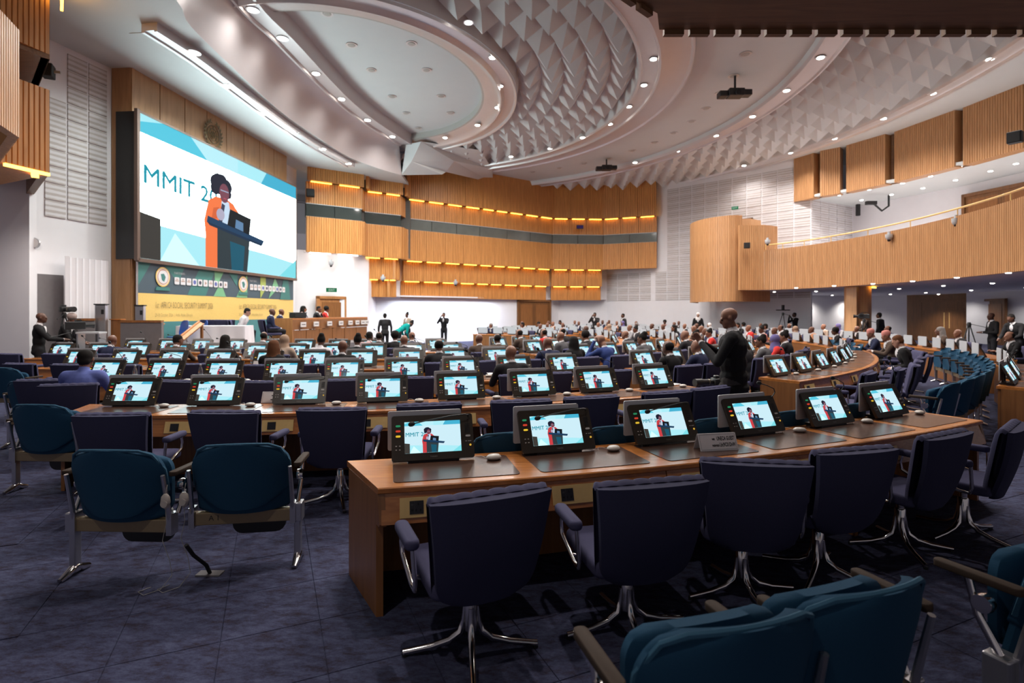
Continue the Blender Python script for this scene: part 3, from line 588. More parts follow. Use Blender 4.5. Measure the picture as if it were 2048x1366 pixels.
def console(loc, rz, label, mic=0, detail=2, group=None):
    t = thing('delegate_console', label, 'monitor', loc, rz, group)
    link('housing', ME_house, t); link('screen', ME_scr, t, label='lit screen showing a woman in a red jacket at a lectern'); link('name_plate', ME_plate, t)
    if detail > 0:
        link('stand', ME_stand, t); link('gooseneck', MIC[mic][0], t); link('microphone_head', MIC[mic][1], t)
    if detail > 1:
        for k in ME_keys: link('key', k, t)
        link('icon_row', ME_icons, t); link('speaker_grille', ME_grille, t); link('brand_lettering', ME_brand, t)
    else: link('key', ME_keys[2], t)

    return t
# ---- interpretation earpiece: pebble of two shells with a dark seam and a thin lead
def earmesh(k, m):
    q = MB(); pr = [(0.004, 0.0), (0.03, 0.003), (0.041, 0.011), (0.043, 0.016)] if k == 0 else [(0.043, 0.018), (0.041, 0.024), (0.031, 0.034), (0.015, 0.038), (0.002, 0.039)]
    q.lathe(pr, m, 16, Matrix.Scale(1.25, 4, (1, 0, 0))); return q.mesh('shell', 0.9)
EAR = [earmesh(0, M_ear), earmesh(1, M_ear)]
q = MB(); q.lathe([(0.0415, 0.0155), (0.0415, 0.0185)], M_black, 16, Matrix.Scale(1.25, 4, (1, 0, 0))); EAR_SEAM = q.mesh('seam_ring')
q = MB(); q.tube([(-0.05, 0.0, 0.016), (-0.08, 0.03, 0.03), (-0.11, 0.05, 0.03), (-0.13, 0.03, 0.018), (-0.115, 0.06, 0.006)], 0.0016, M_cable, 5); EAR_LEAD = q.mesh('lead')
def earpiece(loc, rz, label):
    t = thing('interpretation_earpiece', label, 'earpiece', loc, rz, 'interpretation earpieces on the desks'); build(t, [('lower_shell', EAR[0]), ('upper_shell', EAR[1]), ('seam_ring', EAR_SEAM), ('lead', EAR_LEAD)]); return t
# ---- navy swivel armchair (faces +y, origin on the floor under the column)
def back_cushion():
    prof = [(-0.155, 0.44), (-0.165, 0.52), (-0.19, 0.66), (-0.215, 0.80), (-0.232, 0.875), (-0.25, 0.908), (-0.275, 0.915), (-0.30, 0.90)]      # (y, z) front face over the top to the back seam
    nrm = [(1, 0.1), (1, 0.1), (1, 0.15), (1, 0.15), (0.8, 0.6), (0.3, 1), (-0.2, 1), (-0.6, 0.8)]
    q = MB(); vs = []; fs = []; NX = 64; n = len(prof)
    for i in range(NX + 1):
        x = -1 + 2 * i / NX; rib = abs(math.sin(x * math.pi * 3.5)) ** 0.6 * 0.007; ed = 1 - max(0, abs(x) - 0.93) / 0.07; e = math.sqrt(max(0, 1 - (1 - ed) ** 2)) if ed < 1 else 1
        for (y, z), (a, b) in zip(prof, nrm):
            w = 0.255 + 0.045 * (z - 0.44) / 0.47; k = rib + 0.03 * (e - 1); vs.append((x * w, y + a * k, z + b * k))
    for i in range(NX):
        for k in range(n - 1): fs.append((i * n + k, i * n + k + 1, (i + 1) * n + k + 1, (i + 1) * n + k))
    q.add(vs, fs, M_blue); return q.mesh('back_cushion', 0.9)
def back_shell():
    q = MB(); vs = []; fs = []; NX, NZ = 16, 16          # closed slab following the recline, rounded lower corners
    def prt(x, t, side):
        z = 0.37 + 0.53 * t; w = 0.235 + 0.065 * t
        low = max(0, 0.13 - (z - 0.37)) / 0.13; w -= 0.075 * (1 - math.sqrt(max(0, 1 - low * low)))
        y = -0.175 - 0.125 * t - 0.02 * math.sin(math.pi * t); bulge = 0.022 * (1 - x * x)
        return (x * w, y - side * (0.045 + bulge) * (1 - 0.35 * abs(x) ** 6), z)
    for side in (0, 1):
        for j in range(NZ + 1):
            for i in range(NX + 1): vs.append(prt(-1 + 2 * i / NX, j / NZ, side))
    N = (NX + 1) * (NZ + 1); idx = lambda s, i, j: s * N + j * (NX + 1) + i
    for j in range(NZ):
        for i in range(NX): fs.append((idx(0, i, j), idx(0, i, j + 1), idx(0, i + 1, j + 1), idx(0, i + 1, j))); fs.append((idx(1, i, j), idx(1, i + 1, j), idx(1, i + 1, j + 1), idx(1, i, j + 1)))
    for j in range(NZ): fs.append((idx(0, 0, j), idx(1, 0, j), idx(1, 0, j + 1), idx(0, 0, j + 1))); fs.append((idx(0, NX, j + 1), idx(1, NX, j + 1), idx(1, NX, j), idx(0, NX, j)))
    for i in range(NX): fs.append((idx(0, i + 1, 0), idx(1, i + 1, 0), idx(1, i, 0), idx(0, i, 0))); fs.append((idx(0, i, NZ), idx(1, i, NZ), idx(1, i + 1, NZ), idx(0, i + 1, NZ)))
    q.add(vs, fs, M_blueshell); return q.mesh('back_shell', 0.9)
def seat_m():
    q = MB(); q.prism(rrect(0.52, 0.52, 0.06, 4, 0, 0.05), 0.395, 0.475, M_blue); return q.mesh('seat', 0.7, 0.025, 3)
ME_bc, ME_bs, ME_seat = back_cushion(), back_shell(), seat_m()
q = MB(); q.tube([(x * (0.25 + 0.045), -0.31, 0.893 - 0.006 * abs(x) ** 8 * 3) for x in [k / 8 for k in range(-8, 9)]], 0.006, M_pipe, 6); ME_pipe = q.mesh('piping', 0.9)
def arm_m(sx):
    p = MB(); p.prism(rrect(0.072, 0.31, 0.034, 4, sx * 0.325, 0.04), 0.615, 0.665, M_blue)
    f = MB(); f.tube([(sx * 0.325, 0.15, 0.62), (sx * 0.325, 0.165, 0.56), (sx * 0.322, 0.15, 0.50), (sx * 0.315, -0.03, 0.425), (sx * 0.312, -0.09, 0.42), (sx * 0.315, -0.105, 0.46), (sx * 0.325, -0.1, 0.62)], 0.0125, M_chrome, 8)
    f.tube([(sx * 0.2, 0.02, 0.405), (sx * 0.315, 0.02, 0.44)], 0.012, M_chrome, 8)
    return p.mesh('armrest', 0.8, 0.018, 3), f.mesh('arm_frame', 0.8)
ARM_L, ARM_R = arm_m(-1), arm_m(1)
q = MB(); q.lathe([(0.026, 0.2), (0.026, 0.40)], M_chrome, 14); q.lathe([(0.036, 0.12), (0.036, 0.29), (0.03, 0.3)], M_chrome, 14); q.box((0, 0, 0.39), (0.26, 0.3, 0.02), M_black); ME_col = q.mesh('column', 0.6)
def base_leg(a):
    q = MB(); c, s = math.cos(a), math.sin(a); pr = [(0.028, 0.24), (0.034, 0.17), (0.055, 0.11), (0.11, 0.068), (0.2, 0.043), (0.3, 0.028), (0.345, 0.022)]
    q.tube([(r * c, r * s, z) for r, z in pr], [0.015, 0.017, 0.018, 0.018, 0.017, 0.016, 0.017], M_chrome, 8); q.tube([(0.335 * c, 0.335 * s, 0.0), (0.335 * c, 0.335 * s, 0.022)], 0.016, M_black, 8); return q.mesh('base_leg', 0.8)
LEGS = [base_leg(math.pi / 4 + k * math.pi / 2) for k in range(4)]
def blue_chair(loc, rz, label, detail=2, spin=0.35):
    t = thing('swivel_armchair', label, 'chair', loc, rz, 'navy swivel armchairs at the desks')
    link('back_cushion', ME_bc, t); o = link('back_shell', ME_bs, t); link('seat', ME_seat, t)
    if detail:
        link('piping', ME_pipe, o)
        for k, A in enumerate((ARM_L, ARM_R)): a = link('armrest', A[0], t); link('arm_frame', A[1], a)
        link('column', ME_col, t)
        for L in LEGS: link('base_leg', L, t, (0, 0, 0), (0, 0, spin))
    else: link('armrest', ARM_L[0], t); link('armrest', ARM_R[0], t); link('column', ME_col, t)
    return t
# ---- teal tip-up seat on a beam (faces +y)
def curved(w, z0, z1, y0, dish, thick, m, rad=0.09, lean=0.10, NX=26, NZ=22, name='back_shell', sag=0.0, crown=0.0):
    q = MB(); vs = []; fs = []
    def P(x, t, s):
        z = z0 + (z1 - z0) * t; ww = w / 2
        for zz, rr in ((z - z0, rad if not sag else 0.02), (z1 - z, rad)):
            if zz < rr: k = 1 - zz / rr; ww -= rr * 0.8 * (1 - math.sqrt(max(0, 1 - k * k)))
        zz = z - sag * (1 - abs(x) ** 2.5) * (1 - t) - crown * x * x * t
        return (x * ww, y0 - lean * t + dish * x * x - s * thick * (1 - 0.3 * abs(x) ** 4), zz)
    for s in (0, 1):
        for j in range(NZ + 1):
            for i in range(NX + 1): vs.append(P(-1 + 2 * i / NX, j / NZ, s))
    N = (NX + 1) * (NZ + 1); idx = lambda s, i, j: s * N + j * (NX + 1) + i
    for j in range(NZ):
        for i in range(NX): fs.append((idx(0, i, j), idx(0, i, j + 1), idx(0, i + 1, j + 1), idx(0, i + 1, j))); fs.append((idx(1, i, j), idx(1, i + 1, j), idx(1, i + 1, j + 1), idx(1, i, j + 1)))
    for j in range(NZ): fs.append((idx(0, 0, j), idx(1, 0, j), idx(1, 0, j + 1), idx(0, 0, j + 1))); fs.append((idx(0, NX, j + 1), idx(1, NX, j + 1), idx(1, NX, j), idx(0, NX, j)))
    for i in range(NX): fs.append((idx(0, i + 1, 0), idx(1, i + 1, 0), idx(1, i, 0), idx(0, i, 0))); fs.append((idx(0, i, NZ), idx(1, i, NZ), idx(1, i + 1, NZ), idx(0, i + 1, NZ)))
    return q.add(vs, fs, m).mesh(name, 0.9)
TB = curved(0.62, 0.54, 0.88, -0.135, 0.085, 0.035, M_teal, 0.15, 0.085, sag=0.12, crown=0.03)
TB2 = curved(0.595, 0.40, 0.66, -0.105, 0.08, 0.03, M_teal, 0.05, 0.06, name='lumbar_cover', sag=0.015)
def rim_path(): 
    out = []
    for k in range(25):
        t = k / 24
        if t < 0.3: x, z = -0.308, 0.58 + (t / 0.3) * 0.15
        elif t > 0.7: x, z = 0.308, 0.73 - ((t - 0.7) / 0.3) * 0.15
        else:
            q_ = (t - 0.3) / 0.4; x = -0.308 + 0.616 * q_; zz = 0.15 * (1 - math.sqrt(max(0, 1 - max(0, (abs(x) - 0.188) / 0.12) ** 2))); z = 0.878 - 0.03 * (x / 0.308) ** 2 - min(zz, 0.143) * 0.9
        tt = (z - 0.54) / 0.34; out.append((x, -0.152 - 0.085 * tt + 0.085 * (x / 0.308) ** 2, z))
    return out
q = MB(); q.tube(rim_path(), 0.010, M_tealrim, 6); TRIM = q.mesh('rim_welt', 0.9)
TS = curved(0.57, 0.40, 0.80, -0.02, 0.04, 0.045, M_teal, 0.10, 0.0, name='tip_up_seat', crown=0.02)
TSB = MB().prism(rrect(0.36, 0.25, 0.07, 4), -0.012, 0.012, M_black, Matrix.Translation((0.06, 0.08, 0.30)) @ Matrix.Rotation(math.pi / 2, 4, 'X')).mesh('writing_tablet', 0.6)
def brk(sx):
    q = MB(); q.tube([(sx * 0.325, -0.07, 0.30), (sx * 0.323, -0.10, 0.45), (sx * 0.32, -0.155, 0.70)], [0.02, 0.016, 0.013], M_alu, 8); q.box((sx * 0.325, -0.07, 0.36), (0.036, 0.07, 0.14), M_alu); return q.mesh('side_bracket', 0.7)
TK = [brk(-1), brk(1)]
TBEAM = MB().box((0, -0.06, 0.345), (0.64, 0.06, 0.085), M_beam).mesh('beam', bevel=0.006, seg=2)
def tleg(sx):
    q = MB(); q.box((sx * 0.35, -0.05, 0.20), (0.045, 0.055, 0.36), M_alu); q.box((sx * 0.35, -0.05, 0.36), (0.07, 0.09, 0.13), M_alu)
    f = MB(); f.tube([(sx * 0.35, 0.06, 0.012), (sx * 0.35, 0.0, 0.03), (sx * 0.35, -0.05, 0.06), (sx * 0.35, -0.11, 0.03), (sx * 0.35, -0.17, 0.012)], [0.02, 0.026, 0.03, 0.026, 0.018], M_chrome, 8); return q.mesh('leg', bevel=0.008, seg=2), f.mesh('foot', 0.8)
TL = [tleg(-1), tleg(1)]
def tarm(sx, m):
    q = MB(); q.prism(rrect(0.05, 0.30, 0.02, 3, sx * 0.36, 0.02), 0.685, 0.715, m); f = MB(); f.tube([(sx * 0.35, -0.05, 0.42), (sx * 0.355, 0.02, 0.55), (sx * 0.36, 0.05, 0.685)], 0.016, M_chrome, 8)
    h = MB(); h.lathe([(0.035, -0.02), (0.038, 0), (0.035, 0.02)], M_chrome, 14, Matrix.Translation((sx * 0.355, 0.0, 0.6)) @ Matrix.Rotation(math.pi / 2, 4, 'Y')); return q.mesh('armrest', 0.8, 0.008, 2), f.mesh('arm_post', 0.8), h.mesh('hinge_disc', 0.7)
TA = [tarm(-1, M_armbr), tarm(1, M_armbr)]
TBOX = MB().box((0.30, 0.02, 0.56), (0.07, 0.05, 0.02), M_alu).mesh('audio_socket')
def teal_chair(loc, rz, label, detail=2, legs=(0, 1), arms=(0, 1), tablet=True, group=None):
    t = thing('tip_up_seat', label, 'seat', loc, rz, group)
    b = link('backrest', TB, t); link('lumbar_cover', TB2, b); link('rim_welt', TRIM, b); link('seat_pad', TS, t)
    for k in (0, 1): link('side_bracket', TK[k], t)
    link('beam', TBEAM, t)
    for k in legs: l = link('leg', TL[k][0], t); link('foot', TL[k][1], l)
    for k in arms: a = link('armrest', TA[k][0], t); link('arm_post', TA[k][1], a); (link('hinge_disc', TA[k][2], a) if detail else None)
    if tablet and detail: link('writing_tablet', TSB, t)
    return t
# ---- desks
def sweep_row(R, s0, s1, sec, m, name, step=0.3, skew=0.0, span=None):
    span = span or (s0, s1)
    n = max(2, int((s1 - s0) / step) + 1); k = len(sec); vs = []; fs = []
    o = path(R, (s0 + s1) / 2); 
    for i in range(n + 1):
        s = s0 + (s1 - s0) * i / n
        for off, z in sec: p = path(R, s + skew * off * max(0.0, 1 - (s - span[0]) / (span[1] - span[0]) * 1.6), off); vs.append((p.x - o.x, p.y - o.y, z))
    for i in range(n):
        for j in range(k): q = (j + 1) % k; fs.append((i * k + j, (i + 1) * k + j, (i + 1) * k + q, i * k + q))
    fs += [tuple(range(k))[::1], tuple(n * k + j for j in range(k))[::-1]]
    mb = MB().add(vs, fs, m); me = mb.mesh(name, 0.4)
    bm = bmesh.new(); bm.from_mesh(me); bmesh.ops.recalc_face_normals(bm, faces=bm.faces); bm.to_mesh(me); bm.free(); me.set_sharp_from_angle(angle=0.4); return me
PITCH = 0.91
PAD = MB().prism(rrect(0.77, 0.46, 0.03, 3), 0, 0.004, M_pad).mesh('leather_pad', 0.5)
def plate_m():
    q = MB().box((0, 0, 0), (0.30, 0.006, 0.112), M_brass); return q.mesh('power_plate', bevel=0.002, seg=1)
PLATE = plate_m()
q = MB(); q.box((-0.055, -0.005, 0), (0.078, 0.006, 0.072), M_sock); SOCK = q.mesh('power_socket')
q = MB(); hm = mat('socket_hole', (0.002, 0.002, 0.002), 0.8); rm = mat('socket_ridge', (0.05, 0.047, 0.045), 0.5)
for x, z in ((-0.045, 0.018), (-0.058, -0.015), (-0.032, -0.015)): q.box((x, -0.0085, z), (0.008, 0.002, 0.013), hm)
q.box((-0.08, -0.0085, 0.015), (0.014, 0.002, 0.008), rm); q.box((-0.08, -0.0085, -0.014), (0.014, 0.002, 0.012), hm); q.box((-0.0655, -0.0085, 0), (0.002, 0.002, 0.07), rm); HOLES = q.mesh('socket_holes')
def desk(R, s0, seats, label, detail=2, skew=0.0):
    s1 = s0 + seats * PITCH; o = path(R, (s0 + s1) / 2); t = thing('conference_desk', label, 'desk', (o.x, o.y, 0), 0, 'curved oak conference desks')
    link('desk_top', sweep_row(R, s0 - 0.02, s1 + 0.02, [(0.0, 0.712), (0.012, 0.72), (0.012, 0.744), (0.004, 0.75), (-0.615, 0.75), (-0.62, 0.744), (-0.62, 0.712)], M_desk, 'desk_top', skew=skew), t)
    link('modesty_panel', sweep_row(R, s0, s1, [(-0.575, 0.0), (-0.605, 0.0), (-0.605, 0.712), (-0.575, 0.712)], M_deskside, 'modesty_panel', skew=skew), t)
    def cyl(s, off, z, me, name, parent, rx=0.0):
        p = path(R, s, off); a = 0.0 if -0.3 <= s <= 0 else (-0.055 if s < 0 else min(s / R, math.pi)); return link(name, me, parent, (p.x - o.x, p.y - o.y, z), (rx, 0, a))
    for k, s in enumerate((s0, s1)):
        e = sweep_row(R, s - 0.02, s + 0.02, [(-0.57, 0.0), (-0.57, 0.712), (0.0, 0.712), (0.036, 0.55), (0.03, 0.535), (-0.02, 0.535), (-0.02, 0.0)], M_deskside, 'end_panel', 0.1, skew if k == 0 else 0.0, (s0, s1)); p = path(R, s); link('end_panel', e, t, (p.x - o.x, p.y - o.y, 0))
    if detail == 0: 
        link('apron', sweep_row(R, s0, s1, [(-0.006, 0.712), (0.042, 0.548), (0.02, 0.543), (-0.03, 0.712)], M_desk, 'apron'), t); return t
    for k in range((seats + 1) // 2):               # apron boards, two seats long, with a joint between them
        a, b = s0 + 2 * k * PITCH, min(s1, s0 + 2 * (k + 1) * PITCH)
        me = sweep_row(R, a + 0.004, b - 0.004, [(-0.006, 0.712), (0.042, 0.548), (0.02, 0.543), (-0.03, 0.712)], M_desk, 'apron_board'); p = path(R, (a + b) / 2); link('apron_board', me, t, (p.x - o.x, p.y - o.y, 0))
        if k: cyl(a, -0.25, 0.355, MB().box((0, 0, 0), (0.035, 0.4, 0.71), M_deskside).mesh('support_board') if 'support_board' not in bpy.data.meshes else bpy.data.meshes['support_board'], 'support_board', t)
    for k in range(seats):
        s = s0 + (k + 0.5) * PITCH; cyl(s, -0.30, 0.7502, PAD, 'leather_pad', t)
        if detail > 1:
            pl = cyl(s - 0.20, 0.0262, 0.632, PLATE, 'power_plate', t, -0.285); so = link('power_socket', SOCK, pl); (link('socket_holes', HOLES, pl) if detail > 2 else None)
    return t
# ================================================================ people: capsules and ellipsoids fused into one skin by a voxel remesh
JACK, TROU, SKIN, HAIR, SHIRT, SHOE = range(6)
DUMMY = [mat('person_slot_%d' % k, (0.1 + 0.05 * k,) * 3, 0.8) for k in range(6)]
def prim_mesh(bm, pr):
    if pr[0] == 'c':
        _, a, b, ra, rb, _m = pr; a, b = Vector(a), Vector(b); d = b - a; L = d.length
        q = d.to_track_quat('Z', 'Y').to_matrix().to_4x4(); n = 12; rings = []
        pts = [(-ra * math.cos(t), ra * math.sin(t)) for t in (0.0, 0.4, 0.8, 1.2, math.pi / 2)] + [(L + rb * math.sin(t), rb * math.cos(t)) for t in (0.0, 0.4, 0.8, 1.2, math.pi / 2)]
        T = Matrix.Translation(a) @ q
        for z, r in pts: rings.append([bm.verts.new(T @ Vector((max(r, 1e-4) * math.cos(2 * math.pi * k / n), max(r, 1e-4) * math.sin(2 * math.pi * k / n), z))) for k in range(n)])
        for r0, r1 in zip(rings[:-1], rings[1:]):
            for k in range(n): bm.faces.new((r0[k], r0[(k + 1) % n], r1[(k + 1) % n], r1[k]))
        bm.faces.new(rings[0][::-1]); bm.faces.new(rings[-1])
    else:
        _, c, r, R, _m = pr; T = Matrix.Translation(c) @ (R or Matrix()) @ Matrix.Diagonal((*r, 1)); n = 14; rings = []
        for j in range(1, 9):
            t = math.pi * j / 9; rings.append([bm.verts.new(T @ Vector((math.sin(t) * math.cos(2 * math.pi * k / n), math.sin(t) * math.sin(2 * math.pi * k / n), -math.cos(t)))) for k in range(n)])
        for r0, r1 in zip(rings[:-1], rings[1:]):
            for k in range(n): bm.faces.new((r0[k], r0[(k + 1) % n], r1[(k + 1) % n], r1[k]))
        bm.faces.new(rings[0][::-1]); bm.faces.new(rings[-1])
def sdf(pr, P):
    if pr[0] == 'c':
        _, a, b, ra, rb, _m = pr; a = np.array(a, float); b = np.array(b, float); d = b - a; t = np.clip(((P - a) @ d) / (d @ d + 1e-9), 0, 1)
        return np.linalg.norm(P - (a + t[:, None] * d), axis=1) - (ra + (rb - ra) * t)
    _, c, r, R, _m = pr; Q = P - np.array(c, float)
    if R is not None: Q = Q @ np.array(R.to_3x3())
    k = Q / np.array(r, float); return (np.linalg.norm(k, axis=1) - 1) * min(r)
def fuse(name, prims, voxel=0.016, smooth=3):
    bm = bmesh.new()
    for p in prims: prim_mesh(bm, p)
    me = bpy.data.meshes.new('tmp'); bm.to_mesh(me); bm.free(); o = bpy.data.objects.new('tmp', me); COL.objects.link(o)
    md = o.modifiers.new('r', 'REMESH'); md.mode = 'VOXEL'; md.voxel_size = voxel; md.adaptivity = 0.0
    out = bpy.data.meshes.new_from_object(o.evaluated_get(bpy.context.evaluated_depsgraph_get())); bpy.data.objects.remove(o, do_unlink=True); bpy.data.meshes.remove(me)
    bm = bmesh.new(); bm.from_mesh(out)
    for _ in range(smooth): bmesh.ops.smooth_vert(bm, verts=bm.verts, factor=0.5, use_axis_x=True, use_axis_y=True, use_axis_z=True)
    bm.to_mesh(out); bm.free(); out.name = name; out.materials.clear()
    for d in DUMMY: out.materials.append(d)
    n = len(out.polygons); P = np.zeros(n * 3); out.polygons.foreach_get('center', P); P = P.reshape(-1, 3)
    D = np.stack([sdf(p, P) for p in prims], 1); ids = np.array([p[-1] for p in prims])[D.argmin(1)]
    out.polygons.foreach_set('material_index', ids.astype(np.int32)); out.shade_smooth(); out.update(); return out
def C(a, b, ra, rb, m): return ('c', a, b, ra, rb, m)
def E(c, r, m, R=None): return ('e', c, r, R, m)
def head(c, yaw=0.0, pitch=0.0, hair='short', s=1.0, collar=True):
    """head centred on c, face towards +y before yaw"""
    T = Matrix.Translation(c) @ Matrix.Rotation(yaw, 4, 'Z') @ Matrix.Rotation(pitch, 4, 'X'); Rr = (Matrix.Rotation(yaw, 4, 'Z') @ Matrix.Rotation(pitch, 4, 'X'))
    def e(p, r, m): return E(tuple(T @ (Vector(p) * s)), tuple(x * s for x in r), m, Rr)
    pr = [e((0, -0.012, 0.035), (0.077, 0.097, 0.085), SKIN), e((0, 0.02, -0.035), (0.062, 0.072, 0.082), SKIN), e((0, 0.062, -0.085), (0.036, 0.034, 0.03), SKIN), e((0, 0.098, -0.02), (0.015, 0.02, 0.027), SKIN),
          e((0, 0.085, 0.012), (0.056, 0.014, 0.012), SKIN), e((0, 0.083, -0.062), (0.026, 0.014, 0.011), SKIN), e((-0.079, -0.005, -0.005), (0.011, 0.02, 0.032), SKIN), e((0.079, -0.005, -0.005), (0.011, 0.02, 0.032), SKIN),
          e((-0.03, 0.083, -0.004), (0.012, 0.008, 0.006), HAIR), e((0.03, 0.083, -0.004), (0.012, 0.008, 0.006), HAIR)]
    if hair == 'short': pr += [e((0, -0.022, 0.05), (0.083, 0.1, 0.082), HAIR), e((0, -0.06, -0.01), (0.074, 0.058, 0.06), HAIR)]
    if hair == 'fade': pr += [e((0, -0.028, 0.03), (0.0795, 0.097, 0.078), HAIR)]
    if hair == 'afro': pr += [e((0, -0.025, 0.055), (0.108, 0.115, 0.105), HAIR)]
    if hair == 'bun': pr += [e((0, -0.022, 0.045), (0.084, 0.103, 0.086), HAIR), e((0, -0.06, 0.125), (0.058, 0.058, 0.052), HAIR)]
    if hair == 'long': pr += [e((0, -0.025, 0.045), (0.092, 0.108, 0.09), HAIR), C(tuple(T @ Vector((0, -0.05, 0.0))), tuple(T @ Vector((0, -0.085, -0.24))), 0.092 * s, 0.085 * s, HAIR), C(tuple(T @ Vector((-0.07, -0.02, -0.02))), tuple(T @ Vector((-0.075, -0.04, -0.2))), 0.04, 0.045, HAIR), C(tuple(T @ Vector((0.07, -0.02, -0.02))), tuple(T @ Vector((0.075, -0.04, -0.2))), 0.04, 0.045, HAIR)]
    if hair == 'cap': pr += [e((0, -0.015, 0.065), (0.092, 0.108, 0.075), HAIR), e((0, -0.015, 0.10), (0.085, 0.098, 0.055), HAIR)]
    if hair == 'scarf': pr += [e((0, -0.025, 0.035), (0.098, 0.105, 0.105), HAIR), C(tuple(T @ Vector((0, -0.03, -0.05))), tuple(T @ Vector((0, -0.03, -0.2))), 0.085, 0.13, HAIR)]
    return pr
def hand(w, d, m=SKIN, up=(0, 0, 1), curl=0.5, side=1):
    """palm and five fingers leaving wrist w along d"""
    w, d = Vector(w), Vector(d).normalized(); u = Vector(up); u = (u - d * u.dot(d)).normalized(); r = d.cross(u) * side
    pr = [E(tuple(w + d * 0.045), (0.042, 0.05, 0.02), m, Matrix((r, d, u)).transposed().to_4x4())]
    for k, (x, L) in enumerate(((-0.03, 0.062), (-0.01, 0.075), (0.01, 0.078), (0.03, 0.068))):
        a = w + d * 0.085 + r * x; b = a + (d * math.cos(curl * 0.5) - u * math.sin(curl * 0.5)) * L * 0.5; c_ = b + (d * math.cos(curl) - u * math.sin(curl)) * L * 0.5
        pr += [C(tuple(a), tuple(b), 0.0095, 0.009, m), C(tuple(b), tuple(c_), 0.009, 0.008, m)]
    a = w + d * 0.025 + r * 0.035; pr.append(C(tuple(a), tuple(a + (r * 0.75 + d).normalized() * 0.06), 0.012, 0.0095, m)); return pr
def sit(hair='short', yaw=0.0, pitch=0.0, lean=0.08, arms='desk', female=False, fine=False):
    w = 0.17 if female else 0.195; l = lean; hx, hz = 0.0, 1.19
    neck = (0, 0.02 + l, 1.04); hc = (0, 0.055 + l * 1.25 + 0.03 * abs(pitch), 1.165)
    p = [E((0, -0.02, 0.53), (0.18, 0.15, 0.13), TROU), E((0, 0.0 + l * 0.3, 0.68), (0.165, 0.125, 0.18), JACK), E((0, l * 0.8, 0.87), (w - 0.005, 0.125, 0.17), JACK), C((-w + 0.02, l, 0.965), (w - 0.02, l, 0.965), 0.075, 0.075, JACK), C((0, l - 0.005, 0.98), (0, l + 0.005, 1.02), 0.085, 0.062, JACK)]
    p += [C((0, l + 0.01, 1.0), (0, 0.03 + l, 1.1), 0.056, 0.053, SKIN), C((0, l + 0.012, 1.025), (0, l + 0.016, 1.045), 0.064, 0.06, SHIRT), E((0, l + 0.105, 0.93), (0.035, 0.035, 0.09), SHIRT)]
    p += head(hc, yaw, pitch, hair)
    for s in (-1, 1):
        sh = (s * (w + 0.005), l, 0.95)
        if arms == 'desk': el = (s * (w + 0.06), 0.14 + l, 0.735); wr = (s * 0.13, 0.40 + l * 0.5, 0.785)
        elif arms == 'lap': el = (s * (w + 0.05), 0.04, 0.70); wr = (s * 0.08, 0.27, 0.63)
        elif arms == 'head': el = (s * (w + 0.07), 0.26 + l, 0.83); wr = (s * 0.10, 0.17 + l * 1.2, 1.15)
        elif arms == 'chin': el = (s * (w + 0.03), 0.24 + l, 0.76); wr = (s * 0.06, 0.16 + l, 1.0) if s < 0 else (0.13, 0.42, 0.785)
        p += [C(sh, el, 0.062, 0.05, JACK), C(el, wr, 0.05, 0.036, JACK)]
        dv = Vector(wr) - Vector(el); p.append(C(wr, tuple(Vector(wr) + dv.normalized() * 0.03), 0.034, 0.033, SHIRT))
        if fine: p += hand(tuple(Vector(wr) + dv.normalized() * 0.03), dv)
        else: p.append(E(tuple(Vector(wr) + dv.normalized() * 0.085), (0.042, 0.05, 0.03), SKIN)); p.append(C(tuple(Vector(wr) + dv.normalized() * 0.1), tuple(Vector(wr) + dv.normalized() * 0.16 + Vector((0, 0, -0.02))), 0.03, 0.018, SKIN))
        p += [C((s * 0.1, 0.0, 0.53), (s * 0.13, 0.40, 0.53), 0.088, 0.065, TROU), C((s * 0.13, 0.40, 0.53), (s * 0.13, 0.38, 0.09), 0.06, 0.042, TROU), C((s * 0.13, 0.36, 0.045), (s * 0.14, 0.52, 0.035), 0.045, 0.036, SHOE)]
    return p
